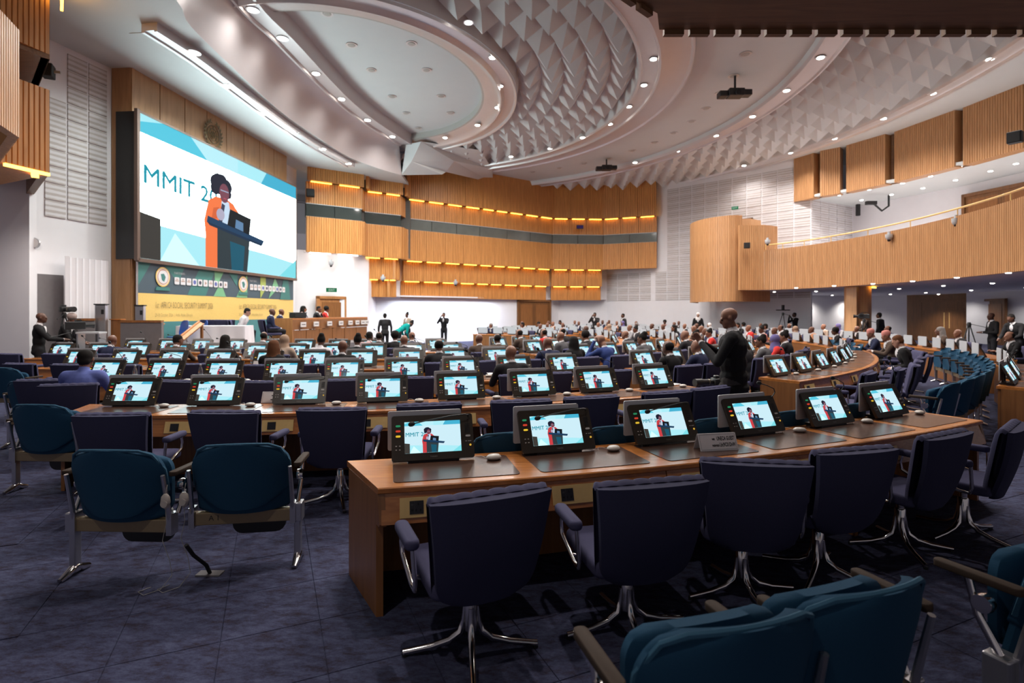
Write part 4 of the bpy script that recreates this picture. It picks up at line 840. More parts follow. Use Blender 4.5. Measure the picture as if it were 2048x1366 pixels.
def stand(hair='short', yaw=0.0, pitch=0.0, arms='down', female=False, bend=0.0, fine=False, jacket_hem=0.78, bulk=1.0):
    w = (0.175 if female else 0.205) * (0.5 + 0.5 * bulk); B = bulk
    def X(p): return tuple(Matrix.Translation((0, 0, 0.95)) @ Matrix.Rotation(-bend, 4, 'X') @ (Vector(p) - Vector((0, 0, 0.95))))
    up = []
    up += [E((0, -0.01, 0.93), (0.165 * B, 0.125 * B, 0.14), JACK), E((0, 0.0, 1.1), (0.16 * B, 0.12 * B, 0.19), JACK), E((0, 0, 1.28), (w - 0.005, 0.125 * B, 0.19), JACK), C((-w + 0.02, -0.01, 1.40), (w - 0.02, -0.01, 1.40), 0.078, 0.078, JACK), C((0, -0.015, 1.42), (0, 0.0, 1.465), 0.09, 0.062, JACK)]
    up += [E((0, -0.01, jacket_hem + 0.07), (0.18 * B, 0.135 * B, 0.1), JACK)]
    up += [C((0, 0.0, 1.43), (0, 0.02, 1.55), 0.058, 0.055, SKIN), C((0, 0.003, 1.468), (0, 0.008, 1.492), 0.066, 0.061, SHIRT), E((0, 0.105 * B, 1.35), (0.04, 0.035, 0.1), SHIRT)]
    up += head((0, 0.045, 1.625), yaw, pitch, hair)
    for s in (-1, 1):
        sh = (s * (w + 0.008), -0.01, 1.385)
        if arms == 'down': el = (s * (w + 0.075), -0.03, 1.10); wr = (s * (w + 0.07), 0.05, 0.86)
        elif arms == 'camera': el = (s * (w + 0.06), 0.2, 1.22); wr = (s * 0.07, 0.27, 1.52)
        elif arms == 'clap': el = (s * (w + 0.085), 0.12, 1.12); wr = (s * 0.05, 0.34, 1.31)
        elif arms == 'front': el = (s * (w + 0.07), 0.02, 1.1); wr = (s * 0.1, 0.30, 1.1)
        elif arms == 'reach': el = (s * (w + 0.05), 0.18, 1.15); wr = (s * 0.15, 0.42, 1.12)
        up += [C(sh, el, 0.066, 0.054, JACK), C(el, wr, 0.054, 0.038, JACK)]
        dv = (Vector(wr) - Vector(el)).normalized(); up.append(C(wr, tuple(Vector(wr) + dv * 0.025), 0.036, 0.034, SHIRT))
        if fine: up += hand(tuple(Vector(wr) + dv * 0.03), dv + Vector((-s * 0.15, 0.1, 0.5)), up=(-s, 0.0, 0.2), curl=0.25, side=s)
        else: up.append(C(tuple(Vector(wr) + dv * 0.03), tuple(Vector(wr) + dv * 0.13), 0.036, 0.026, SKIN))
    if bend:
        out = []
        Rb = Matrix.Rotation(-bend, 4, 'X')
        for q in up: out.append(C(X(q[1]), X(q[2]), q[3], q[4], q[5]) if q[0] == 'c' else E(X(q[1]), q[2], q[4], Rb @ (q[3] or Matrix())))
        up = out
    for s in (-1, 1): up += [C((s * 0.09, 0, 0.9), (s * 0.1, 0.01, 0.5), 0.095 * B, 0.066, TROU), C((s * 0.1, 0.01, 0.5), (s * 0.105, -0.02, 0.1), 0.066, 0.05, TROU), C((s * 0.105, -0.02, 0.045), (s * 0.12, 0.13, 0.035), 0.048, 0.038, SHOE)]
    return up
BODY = {}
def body(key):
    if key not in BODY:
        pose, kw, vox = KINDS[key]; BODY[key] = fuse('body', (sit if pose == 'sit' else stand)(**kw), vox)
    return BODY[key]
KINDS = {
 'm0': ('sit', dict(hair='fade'), 0.018), 'm1': ('sit', dict(hair='none', yaw=0.25, lean=0.04), 0.018), 'm2': ('sit', dict(hair='short', yaw=-0.4, lean=0.13, arms='chin'), 0.018), 'm3': ('sit', dict(hair='none', lean=0.0, arms='lap'), 0.018),
 'w0': ('sit', dict(hair='long', female=True), 0.018), 'w1': ('sit', dict(hair='bun', female=True, yaw=0.4), 0.018), 'w2': ('sit', dict(hair='afro', female=True), 0.018), 'w3': ('sit', dict(hair='scarf', female=True, yaw=-0.3), 0.018),
 'cap': ('sit', dict(hair='cap', yaw=0.3, pitch=-0.2, lean=0.1), 0.016), 'hands': ('sit', dict(hair='none', lean=0.2, arms='head', pitch=-0.3), 0.016), 'read': ('sit', dict(hair='short', pitch=-0.4, lean=0.12, arms='lap'), 0.016),
 'blue': ('sit', dict(hair='short', lean=0.05, fine=True), 0.012),
 's0': ('stand', dict(hair='short'), 0.02), 's1': ('stand', dict(hair='short', arms='camera', pitch=0.05), 0.02), 's2': ('stand', dict(hair='bun', female=True, arms='front'), 0.02), 's3': ('stand', dict(hair='none', arms='front'), 0.02),
 's4': ('stand', dict(hair='bun', female=True, arms='reach', bend=1.0), 0.02), 's5': ('stand', dict(hair='scarf', female=True), 0.02), 's6': ('stand', dict(hair='short', arms='reach', bend=0.3), 0.02), 's7': ('stand', dict(hair='none', arms='reach', yaw=-0.2), 0.016), 's8': ('stand', dict(hair='cap', arms='reach', bend=0.25), 0.016),
 'clap': ('stand', dict(hair='none', arms='clap', yaw=0.25, pitch=-0.28, fine=True, bulk=1.3, jacket_hem=0.74), 0.0085)}
def pm(name, c, r=0.85): return mat(name, c, r, var=0.12, scale=60, spec=0.2 if r > 0.6 else 0.4)
CLOTH = {'charcoal': (0.022, 0.02, 0.022), 'black': (0.012, 0.011, 0.012), 'navy': (0.022, 0.026, 0.06), 'bright navy': (0.03, 0.05, 0.17), 'grey': (0.10, 0.095, 0.10), 'brown': (0.075, 0.05, 0.038), 'white': (0.62, 0.58, 0.60), 'red': (0.55, 0.035, 0.03), 'beige': (0.36, 0.27, 0.21), 'light blue': (0.22, 0.33, 0.47), 'teal': (0.0, 0.22, 0.20), 'pink': (0.60, 0.24, 0.20), 'patterned grey': (0.28, 0.27, 0.28), 'blue': (0.13, 0.16, 0.42), 'tan': (0.42, 0.20, 0.11), 'pale pink': (0.62, 0.38, 0.38)}
SKINS = [pm('skin_deep', (0.10, 0.042, 0.026), 0.5), pm('skin_dark', (0.15, 0.064, 0.039), 0.5), pm('skin_brown', (0.23, 0.105, 0.066), 0.5), pm('skin_light', (0.42, 0.22, 0.16), 0.55)]
HAIRS = {'black': pm('hair_black', (0.010, 0.008, 0.007)), 'brown': pm('hair_brown', (0.10, 0.038, 0.016)), 'grey': pm('hair_grey', (0.2, 0.18, 0.17)), 'rose': pm('cap_rose', (0.52, 0.20, 0.17)), 'leopard': pm('scarf_leopard', (0.30, 0.20, 0.14)), 'white': pm('scarf_white', (0.6, 0.57, 0.56)), 'violet': pm('scarf_violet', (0.12, 0.10, 0.24)), 'khaki': pm('cap_khaki', (0.35, 0.27, 0.25))}
P_TROU, P_SHIRT, P_SHOE = pm('trousers_dark', (0.016, 0.015, 0.018)), pm('shirt_white', (0.66, 0.63, 0.64)), pm('shoe_black', (0.01, 0.01, 0.01), 0.4)
PEOPLE = []
def person(key, loc, rz, cloth, label, skin=0, hair='black', shirt=None, group=None, sc=1.0, trou=None):
    o = link('person', body(key), None, loc, (0, 0, rz)); o.scale = (sc, sc, sc); tag(o, label, 'person', group)
    ms = [pm('cloth_' + cloth.replace(' ', '_'), CLOTH[cloth]), trou or P_TROU, SKINS[skin], HAIRS[hair], shirt or P_SHIRT, P_SHOE]
    for k, m in enumerate(ms): o.material_slots[k].link = 'OBJECT'; o.material_slots[k].material = m
    PEOPLE.append(o); return o
# ================================================================ the rows
ROWN = ['nearest desk row', 'second desk row', 'third desk row', 'fourth desk row', 'fifth desk row', 'innermost desk row']
BLKN = {'A': 'on the near side', 'B': 'right of the aisle', 'C': 'on the far bend', 'D': 'at the far side'}
def deg(R, d): return R * math.radians(d)
BLOCKS = [(0, 'A', 3.373, 6), (0, 'B', deg(16.95, 41), 5), (0, 'C', deg(16.95, 61), 18), (0, 'D', deg(16.95, 124), 8),
          (1, 'A', -0.29, 8), (1, 'B', deg(14.45, 35), 9), (1, 'C', deg(14.45, 72.5), 12), (1, 'D', deg(14.45, 121), 9),
          (2, 'A', -2.27, 9), (2, 'B', deg(12.35, 31.5), 7), (2, 'C', deg(12.35, 67), 11), (2, 'D', deg(12.35, 119), 8),
          (3, 'A', -4.4, 10), (3, 'B', deg(10.3, 33), 5), (3, 'C', deg(10.3, 66), 9), (3, 'D', deg(10.3, 121), 7),
          (4, 'A', -6.5, 11), (4, 'B', deg(8.3, 34), 4), (4, 'C', deg(8.3, 68), 7), (4, 'D', deg(8.3, 122), 6),
          (5, 'A', -6.15, 10), (5, 'B', deg(6.4, 36), 3), (5, 'C', deg(6.4, 70), 5), (5, 'D', deg(6.4, 124), 4)]
def at(R, s, off, z=0.0): p = path(R, s, off); return (p.x, p.y, z)
def rz(R, s): return 0.0 if -0.3 <= s <= 0 else (-0.055 if s < 0 else min(s / R, math.pi))
WHO = {}; DRS = {}; TAKEN = {}                                            # row -> places along it where somebody sits
def seat_person(row, u, key, cloth, label, off=0.45, dr=0.0, far=False, s=None, **k):
    R = ROWS[row]; s = s_of_u(R, u, off, far) if s is None else s
    TAKEN.setdefault(row, []).append((s, off)); p = at(R, s, off); WHO[(row, s)] = label; DRS[(row, s)] = dr; return person(key, p, rz(R, s) + dr, cloth, label, **k)
# people near enough to be told apart, from their column in the picture
SEATED = [
 (2, 163, 'blue', 'blue', 'man in a blue shirt seen from behind at the end of the third desk row', dict(off=0.8, dr=0.32, skin=1, shirt=pm('cloth_blue', CLOTH['blue']))),
 (4, 217, 'm1', 'navy', 'bald man in a navy suit at the left end, below the wooden stage wall', dict(skin=1)),
 (4, 343, 'm2', 'brown', 'person in a brown patterned jacket leaning over with a hand to the face', dict(skin=1)),
 (4, 443, 'w0', 'black', 'person with long straight black hair in front of the white cloth table', dict(skin=1)),
 (3, 540, 'w0', 'black', 'woman with long brown hair and a black jacket seen from behind', dict(skin=2, hair='brown')),
 (4, 563, 'w3', 'beige', 'woman in a leopard-print headscarf before the presidium', dict(skin=2, hair='leopard')),
 (5, 522, 'm0', 'grey', 'man in grey half hidden behind the brown-haired woman', dict(skin=1)),
 (4, 637, 'w1', 'white', 'woman in white with her black hair in a bun', dict(skin=0)),
 (3, 683, 'm1', 'black', 'broad bald man in a black suit seen from behind', dict(skin=1)),
 (4, 712, 'w1', 'black', 'woman in black with tied hair next to the broad bald man', dict(skin=0)),
 (5, 737, 'm2', 'pale pink', 'man in a pale shirt turned to his neighbour near the presidium', dict(skin=0)),
 (5, 757, 'm0', 'charcoal', 'man in a charcoal suit beside the man in the pale shirt', dict(skin=0)),
 (5, 790, 'w2', 'black', 'person in black with rounded hair before the bending woman in teal', dict(skin=0)),
 (4, 808, 'm3', 'charcoal', 'bald man in a charcoal suit with a white collar, fifth desk row', dict(skin=2)),
 (5, 824, 'm1', 'navy', 'bald man in navy on the innermost row below the photographer', dict(skin=2)),
 (3, 880, 'm0', 'charcoal', 'man with short black hair and dark jacket seen straight from behind', dict(skin=0)),
 (4, 960, 'm3', 'brown', 'bald man in a brown-grey suit with broad shoulders', dict(skin=1)),
 (4, 1000, 'm0', 'brown', 'man in a dark brown suit beside the bald man with broad shoulders', dict(skin=0)),
 (2, 1026, 'm1', 'charcoal', 'bald man in a charcoal suit wearing white headphones, third desk row', dict(skin=2)),
 (3, 1100, 'm1', 'navy', 'man in a navy suit wearing grey headphones, fourth desk row', dict(skin=1)),
 (3, 1155, 'w0', 'black', 'woman with long black braids resting her chin on her hand', dict(skin=1)),
 (3, 1224, 'hands', 'bright navy', 'man in a bright navy suit holding his head in both hands', dict(skin=2)),
 (2, 1350, 'm0', 'black', 'bearded man in a black suit with white collar left of the standing man', dict(skin=0)),
 (2, 1404, 'm1', 'navy', 'bald man in a navy suit right below the clapping hands', dict(skin=2)),
 (2, 1532, 'w1', 'pink', 'woman in a pink top right of the standing man', dict(skin=0)),
 (2, 1556, 'm1', 'charcoal', 'man in a charcoal suit wearing an earphone, right of the woman in pink', dict(skin=1)),
 (1, 1757, 'cap', 'navy', 'man in a navy suit with a tall rose cap', dict(skin=2, hair='rose', off=0.5)),
 (1, 1790, 'cap', 'brown', 'man in a brown jacket with a round rose cap reading papers', dict(skin=2, hair='rose', off=0.5)),
 (1, 1824, 'read', 'black', 'brown-haired man in a black suit with white collar at the desk end', dict(skin=3, hair='brown', off=0.55)),
]
for row, u, key, cl, lab, k in SEATED: seat_person(row, u, key, cl, lab, **k)
# the rest of the delegates: filled seats by row and place
CL = ['charcoal', 'black', 'navy', 'grey', 'brown', 'navy', 'charcoal', 'white', 'patterned grey', 'beige', 'light blue', 'charcoal', 'black', 'red', 'grey', 'tan']
KY_ = ['m0', 'm1', 'm2', 'm3', 'w0', 'w1', 'w2', 'm0', 'm1', 'm3', 'w3']
NOUN = {'m0': 'man with cropped hair', 'm1': 'bald man', 'm2': 'man leaning on one hand', 'm3': 'bald man leaning back', 'w0': 'woman with long hair', 'w1': 'woman with a hair bun', 'w2': 'woman with rounded hair', 'w3': 'woman in a headscarf'}
rnd = random.Random(11)
for row, b, s0, n in BLOCKS:
    if b == 'A': continue
    R = ROWS[row]; prob = {'B': 0.0 if row < 2 else 0.8, 'C': 0.62 if row else 0.5, 'D': 0.62}[b]
    for k in range(n):
        s = s0 + (k + 0.5) * PITCH
        if rnd.random() > prob or any(abs(s - q) < 0.6 for q, _ in TAKEN.get(row, [])): continue
        p = path(R, s, 0.45)
        if p.y < 3 or abs(U0 + FPX * p.x / p.y - 1024) > (900 if row == 0 else 1040): continue
        key = rnd.choice(KY_); cl = rnd.choice(CL)
        seat_person(row, None, key, cl, '%s in %s, %s seat, %s %s' % (NOUN[key], cl, ORD[k], ROWN[row].replace(' desk', ''), BLKN[b]), s=s, dr=rnd.uniform(-0.25, 0.25), skin=rnd.choice((0, 1, 1, 2, 2)), hair=rnd.choice(('black', 'black', 'black', 'grey') if key != 'w3' else ('violet', 'white', 'leopard')), group='delegates in the far rows', sc=rnd.uniform(0.96, 1.03))
for row, b, s0, n in BLOCKS:
    R = ROWS[row]; near = b == 'A'; det = (3 if row == 0 else 2 if row < 3 else 1) if near else (2 if (row == 1 and b == 'B') else 1 if b == 'B' else 0)
    p = path(R, s0 + n * PITCH / 2)
    desk(R, s0, n, 'curved oak desk for %d seats, %s %s' % (n, ROWN[row], BLKN[b]), det, 0.38 if near and row < 2 else 0.0)
    for k in range(n):
        s = s0 + (k + 0.5) * PITCH; ce = at(R, s - (0.12 if near else 0.05), -0.44, 0.7545)
        if abs(U0 + FPX * ce[0] / ce[1] - 1024) > 1080: continue
        mic = (0, 0, 0, 1, 1, 2)[k] if (row == 0 and near) else rnd.choice((0, 0, 1, 2)) if near else rnd.choice((0, 1))
        console(ce, rz(R, s), 'desk console with lit screen, %s of the %s %s' % (ORD[k], ROWN[row], BLKN[b]), mic, 2 if near and row < 3 else 1 if near or b == 'B' else 0, 'delegate consoles on the desks')
        if (near and row < 3) or (row == 1 and b == 'B'): earpiece(at(R, s + (0.29 if near else 0.33), -0.42, 0.7545), rz(R, s) + rnd.uniform(-0.4, 0.4), 'ivory pebble earpiece by the %s console of the %s %s' % (ORD[k], ROWN[row], BLKN[b]))
# ---- chairs
C1 = [(942, 1245, 10), (1253, 1206, -3), (1483, 1142, -28), (1636, 1104, -8), (1800, 1056, 2), (1926, 1032, 12)]
for k, (u, v, r) in enumerate(C1):
    p = pz(u, v, 0.15); s = 3.373 + (k + 0.5) * PITCH; blue_chair((p.x, p.y, 0), rz(16.95, s) + math.radians(r), 'navy swivel armchair, %s from the left at the nearest desk row' % ORD[k], 2, 0.5 + 0.3 * k)
C2 = [(212, 833), (440, 828), (660, 822), (860, 812), (1046, 805), (1190, 797), (1343, 787), (1432, 778)]
for k, (u, v) in enumerate(C2):
    b_ = pz(u, v, 0.9); s = -0.29 + (k + 0.5) * PITCH; r = rz(14.45, s) + rnd.uniform(-0.1, 0.1); blue_chair((b_.x - math.sin(r) * 0.36, b_.y + math.cos(r) * 0.36, 0), r, 'navy swivel armchair, %s from the left at the second desk row' % ORD[k], 2, rnd.uniform(0, 1.5))
for row, b, s0, n in BLOCKS:
    if b in 'CD' or (row, b) in ((0, 'A'), (1, 'A')): continue
    R = ROWS[row]
    for k in range(n):
        s = s0 + (k + 0.5) * PITCH
        if any(abs(s - q) < 0.5 for q, _ in TAKEN.get(row, [])): continue
        p = at(R, s, 0.42 + rnd.uniform(-0.08, 0.12))
        if abs(U0 + FPX * p[0] / p[1] - 1024) > 1060: continue
        blue_chair(p, rz(R, s) + rnd.uniform(-0.25, 0.25), 'empty navy swivel armchair, %s place of the %s %s' % (ORD[k], ROWN[row], BLKN[b]), 2 if (b == 'B' and row < 2) or row == 2 else 0, rnd.uniform(0, 1.5))
def short(t):
    w = t.replace(',', '').split()[:12]
    while w[-1] in ('a', 'an', 'the', 'in', 'of', 'with', 'and', 'at', 'on', 'his', 'her', 'to', 'by', 'below', 'beside', 'behind', 'before', 'wearing', 'left', 'right', 'first', 'far', 'near', 'along'): w.pop()
    return ' '.join(w)
for row, L in TAKEN.items():
    for s, off in L: 
        p = at(ROWS[row], s, off); i = min(range(len(L)), key=lambda q: abs(L[q][0] - s)); near = s / ROWS[row] < 1.0
        o = blue_chair(p, rz(ROWS[row], s) + DRS[(row, s)], 'navy armchair of the ' + short(WHO[(row, s)]), 0)
        if not near:
            for c in list(o.children):
                if c.name.startswith('armrest'): bpy.data.objects.remove(c)
# ---- teal tip-up seats
TG = 'teal tip-up seats behind the desks'
def teal_px(u, v, zt, r, label, **k):
    p = pz(u, v, zt); a = r; teal_chair((p.x - math.sin(a) * 0.25, p.y + math.cos(a) * 0.25, 0), a, label, group=TG, **k)
teal_px(205, 905, 0.87, math.radians(-2), 'teal tip-up seat, left of the pair in front of the camera', legs=(0,), arms=(0, 1))
teal_px(470, 893, 0.87, math.radians(9), 'teal tip-up seat, right of the pair in front of the camera', legs=(1,), arms=(1,))
o = [x for x in COL.objects if x.name.startswith('tip_up_seat')][-1]; q = MB(); mesh_to(q, text_mesh('A 1', 0.05, M_ink, 0.0), M_ink, Matrix.Translation((-0.22, -0.0915, 0.335)) @ Matrix.Rotation(math.pi / 2, 4, 'X')); link('pen_mark', q.mesh('pen_mark'), o)
teal_px(62, 812, 0.87, -0.05, 'teal tip-up seat against the left end of the second desk row'); teal_px(42, 765, 0.87, -0.05, 'teal tip-up seat at the left edge, second from the front'); teal_px(-8, 737, 0.87, -0.05, 'teal tip-up seat at the left edge, farthest of the three')
teal_px(1520, 1266, 0.87, math.radians(16), 'large teal tip-up seat at the bottom edge, in front of the desk chairs', tablet=False)
teal_px(1790, 1192, 0.87, math.radians(20), 'large teal tip-up seat at the lower right, next to the rightmost one', tablet=False)
teal_px(2230, 1088, 0.87, math.radians(24), 'large teal tip-up seat cut by the right edge', tablet=False)
k = 0
for d in (14.6, 17.6, 20.9, 23.9, 27.0):
    s = deg(16.08, d); k += 1; teal_chair(at(16.08, s, 0), s / 16.08, 'teal tip-up seat behind the second desk row, %s from the left' % ORD[k - 1], group=TG)
for i, d in enumerate((36.5, 39, 41.5, 44, 46.5, 49, 51.5, 54, 56.5, 59, 61.5, 64, 66.5)):
    s = deg(15.95, d); teal_chair(at(15.95, s, 0), s / 15.95, 'teal tip-up seat behind the second desk row right of the aisle, %s along' % ORD[i], group=TG, tablet=i < 5)
for i, d in enumerate((70, 73, 77, 80, 84)):
    s = deg(14.3, d); teal_chair(at(14.3, s, 0), s / 14.3, 'pale teal seat on the far right bend, %s of five' % ORD[i], 0, group=TG)
# ---- small things on the desks
BOT = MB(); BOT.lathe([(0.03, 0), (0.033, 0.01), (0.033, 0.07), (0.029, 0.09), (0.033, 0.11), (0.032, 0.14), (0.02, 0.185), (0.0125, 0.205), (0.0125, 0.225)], M_bottle, 14); ME_bot = BOT.mesh('bottle_body', 0.7)
ME_capb = MB().lathe([(0.014, 0.222), (0.014, 0.24)], mat('bottle_cap', (0.45, 0.47, 0.55), 0.4), 12).mesh('cap', 0.5); ME_lab = MB().lathe([(0.0338, 0.075), (0.0305, 0.09), (0.0338, 0.108)], mat('bottle_label', (0.25, 0.30, 0.38), 0.5), 14).mesh('paper_label', 0.5)
for i, (u, v, row) in enumerate([(270, 762, 3), (401, 760, 3), (543, 758, 3), (664, 755, 3), (785, 750, 3), (883, 748, 3), (801, 733, 4), (504, 726, 4), (137, 712, 5), (218, 712, 5), (412, 708, 5), (482, 706, 5), (604, 702, 6), (784, 700, 5), (566, 724, 4), (192, 727, 4), (1190, 708, 5), (1283, 703, 5)]):
    p = pz(u, v, 0.7545); t = thing('water_bottle', 'clear water bottle, %s of those standing on the desks from left' % ORD[sorted([270, 401, 543, 664, 785, 883, 801, 504, 137, 218, 412, 482, 604, 784, 566, 192, 1190, 1283]).index(u)], 'bottle', (p.x, p.y, 0.7505), 0, 'water bottles on the desks'); build(t, [('bottle_body', ME_bot), ('cap', ME_capb), ('paper_label', ME_lab)])
def tent(loc, rzz, label, w=0.30, h=0.125):
    t = thing('tent_card', label, 'card', loc, rzz, 'wifi cards on the desks')
    for sgn, nm in ((-1, 'front_leaf'), (1, 'back_leaf')):
        T = Matrix.Translation((0, sgn * 0.05, 0)) @ Matrix.Rotation(sgn * 0.40, 4, 'X'); link(nm, MB().box((0, 0, h / 2), (w, 0.002, h), M_paper, T).mesh(nm), t)
    q = MB(); T = Matrix.Translation((0, -0.0515, 0)) @ Matrix.Rotation(-0.40, 4, 'X') @ Matrix.Rotation(math.pi / 2, 4, 'X')
    for a, b, c, d in ((-0.14, 0.14, 0.008, 0.0095), (-0.14, 0.14, 0.1155, 0.117), (-0.14, -0.1385, 0.008, 0.117), (0.1385, 0.14, 0.008, 0.117)): q.add([(a, c, 0.001), (b, c, 0.001), (b, d, 0.001), (a, d, 0.001)], [(0, 1, 2, 3)], M_ink, T)
    for s, sz, x, y in (('WIFI:', 0.016, -0.045, 0.075), ('UNECA GUEST', 0.034, -0.008, 0.073), ('PASSWORD:', 0.016, -0.05, 0.03), ('Un!9C01DvW', 0.034, 0.008, 0.028)):
        me = text_mesh(s, sz, M_ink, -0.001); mesh_to(q, me, M_ink, T @ Matrix.Translation((x, y, 0.0012)) @ Matrix.Diagonal((0.62, 1.15, 1, 1)))
    link('lettering', q.mesh('lettering'), t); return t
p = pz(1432, 899, 0.75); tent((p.x, p.y, 0.755), 0.18, 'folded white wifi card in front of the third console of the nearest desk')
p = pz(553, 805, 0.75); tent((p.x, p.y, 0.755), 0.03, 'folded white wifi card between consoles on the second desk row'); p = pz(524, 735, 0.75); tent((p.x, p.y, 0.755), 0.0, 'folded white wifi card left of the long-haired woman'); p = pz(315, 722, 0.75); tent((p.x, p.y, 0.755), 0.0, 'folded white wifi card on the fifth desk row')
PAPERS = [(920, 752, 3), (995, 748, 3), (1300, 742, 3), (1235, 742, 3), (1335, 768, 3), (890, 702, 5), (1045, 716, 4), (1170, 716, 4), (640, 715, 5), (720, 700, 6)]
sheet = MB()
for k in range(4): sheet.box((0.004 * k, 0.003 * k, 0.001 + 0.0025 * k), (0.21, 0.297, 0.0018), M_paper, None, 0.08 * k)
sheet = sheet.mesh('paper_stack')
for i, (u, v, r) in enumerate(sorted(PAPERS)): p = pz(u, v, 0.755); tag(link('paper_stack', sheet, None, (p.x, p.y, 0.7555), (0, 0, 0.4 * i)), 'loose white papers on a desk, %s pile from the left' % ORD[i], 'papers', 'paper piles on the desks')
# laptop
p = pz(960, 738, 0.76); t = thing('laptop', 'open dark laptop beside the bald man with headphones', 'laptop', (p.x, p.y, 0.756), 0.5); link('keyboard_base', MB().box((0, 0, 0.009), (0.32, 0.22, 0.016), M_black).mesh('keyboard_base'), t); link('lid', MB().box((0, 0.17, 0.1), (0.32, 0.01, 0.21), M_black, rx=-0.35).mesh('lid'), t)
# big camera left on the desk
def dslr(loc, rzz, label, lens=0.2, sc=1.0):
    t = thing('camera', label, 'camera', loc, rzz); t.scale = (sc, sc, sc)
    link('camera_body', MB().box((0, 0, 0.06), (0.15, 0.075, 0.1), M_black).box((0, 0.005, 0.125), (0.065, 0.065, 0.045), M_black).mesh('camera_body', 0.6, 0.012, 2), t)
    q = MB(); q.tube([(0, -0.03, 0.06), (0, -0.09, 0.06), (0, -0.1, 0.06), (0, -lens * 0.7, 0.06), (0, -lens * 0.75, 0.06), (0, -lens - 0.04, 0.06)], [0.035, 0.035, 0.042, 0.042, 0.05, 0.052], M_black, 16); link('lens', q.mesh('lens', 0.6), t)
    q = MB(); q.tube([(0, -0.12, 0.06), (0, -0.135, 0.06)], 0.0435, mat('lens_ring', (0.2, 0.17, 0.12), 0.4, 0.6), 16); link('lens_ring', q.mesh('lens_ring', 0.6), t)
    link('hand_grip', MB().box((0.06, -0.02, 0.055), (0.04, 0.09, 0.1), M_blackm).mesh('hand_grip', 0.6, 0.012, 2), t); return t
p = pz(1432, 772, 0.755); dslr((p.x, p.y, 0.752), math.radians(-72), 'black camera with a long lens on the second desk beside the standing man', 0.3)
# earpieces hanging between the pair of teal seats
def hang_ear(p, label):
    t = thing('hanging_earpiece', label, 'earpiece', p); q = MB(); q.lathe([(0.004, -0.05), (0.024, -0.035), (0.031, -0.005), (0.027, 0.03), (0.012, 0.048)], M_ear, 14, None, 0.6); link('shell', q.mesh('shell', 0.9), t)
    q = MB(); q.lathe([(0.002, -0.012), (0.022, -0.006), (0.022, 0.004)], M_ear, 14, Matrix.Translation((0, -0.016, -0.012)) @ Matrix.Rotation(math.pi / 2, 4, 'X')); link('ear_pad', q.mesh('ear_pad', 0.8), t)
    q = MB(); q.tube([(0, 0, 0.045), (0.002, 0.01, 0.085), (0.0, 0.02, 0.10)], 0.002, M_cable, 5); link('hook_cord', q.mesh('hook_cord'), t); q = MB(); q.tube([(0, 0, -0.05), (0.005, 0, -0.14), (-0.02, 0, -0.25), (0.02, 0.01, -0.38), (0.03, 0.02, -0.48), (0.0, -0.05, -p[2] + 0.006), (-0.06, -0.12, -p[2] + 0.006), (-0.12, -0.08, -p[2] + 0.006), (-0.08, -0.02, -p[2] + 0.006)], 0.002, M_cable, 5); link('lead', q.mesh('lead'), t)
hang_ear(py(331, 1003, 3.45), 'ivory earpiece hanging from the left teal seat of the pair'); hang_ear(py(368, 999, 3.48), 'ivory earpiece hanging from the right teal seat of the pair')
q = MB(); a = py(372, 1090, 3.4); b = pz(420, 1146, 0.01); q.tube([a, a + (b - a) * 0.3 + Vector((0, 0, -0.01)), a + (b - a) * 0.7 + Vector((0.02, 0, 0)), b], 0.012, M_blackm, 8)
t = thing('floor_cable', 'black cable sleeve running from the pair of teal seats into the carpet', 'cable'); link('sleeve', q.mesh('sleeve', 0.8), t); link('floor_outlet', MB().box((b.x, b.y, 0.006), (0.16, 0.07, 0.012), M_grey).mesh('floor_outlet'), t)
# ================================================================ lamps
def downlight(p, label, group, watts, r=0.13, size=140, lamp=True, dim=False, col=(1.0, 0.95, 0.90)):
    t = thing('downlight', label, 'light', p, 0, group)
    link('trim_ring', MB().lathe([(r * 1.35, -0.012), (r * 1.35, 0.0), (r, 0.012)], M_silver, 18).mesh('trim_ring', 0.5) if ('trim_ring%g' % r) not in CACHE else CACHE['trim_ring%g' % r], t)
    CACHE['trim_ring%g' % r] = t.children[0].data
    k = 'lens%g%s' % (r, dim)
    if k not in CACHE: CACHE[k] = MB().lathe([(r * 0.2, -0.03), (r * 0.85, -0.024), (r * 0.92, -0.013)], M_dim if dim else M_lampw, 18).mesh('lens', 0.5)
    link('lens', CACHE[k], t)
    if lamp: spot('lamp', (p[0], p[1], p[2] - 0.06), watts, size, 0.75, col)
CACHE = {}
for i, (u, v) in enumerate(sorted(((937, 45), (985, 115), (1000, 172), (995, 215), (955, 250), (890, 275)))): p = pz(u, v, 9.84); downlight(tuple(p), 'recessed downlight in the silver ring beside the white ceiling panel, %s from the left' % ORD[i], 'downlights of the inner ring', L_RING, 0.11, 172)
for i, (u, v) in enumerate(sorted(((1307, 118), (1288, 170), (1258, 213), (1220, 248), (1165, 275), (1100, 297), (1022, 313)))): p = pz(u, v, 9.86); downlight(tuple(p), 'recessed downlight in the silver ring outside the inner pyramids, %s from the left' % ORD[i], 'downlights of the second ring', L_RING, 0.11, 172)
for i, (u, v) in enumerate(sorted(((1641, 115), (1573, 181), (1505, 233), (1432, 271), (1355, 302), (1270, 325)))): p = pz(u, v, 9.9); downlight(tuple(p), 'recessed downlight in the pinkish ring inside the outer pyramids, %s from the left' % ORD[i], 'downlights of the third ring', L_RING, 0.12, 160)
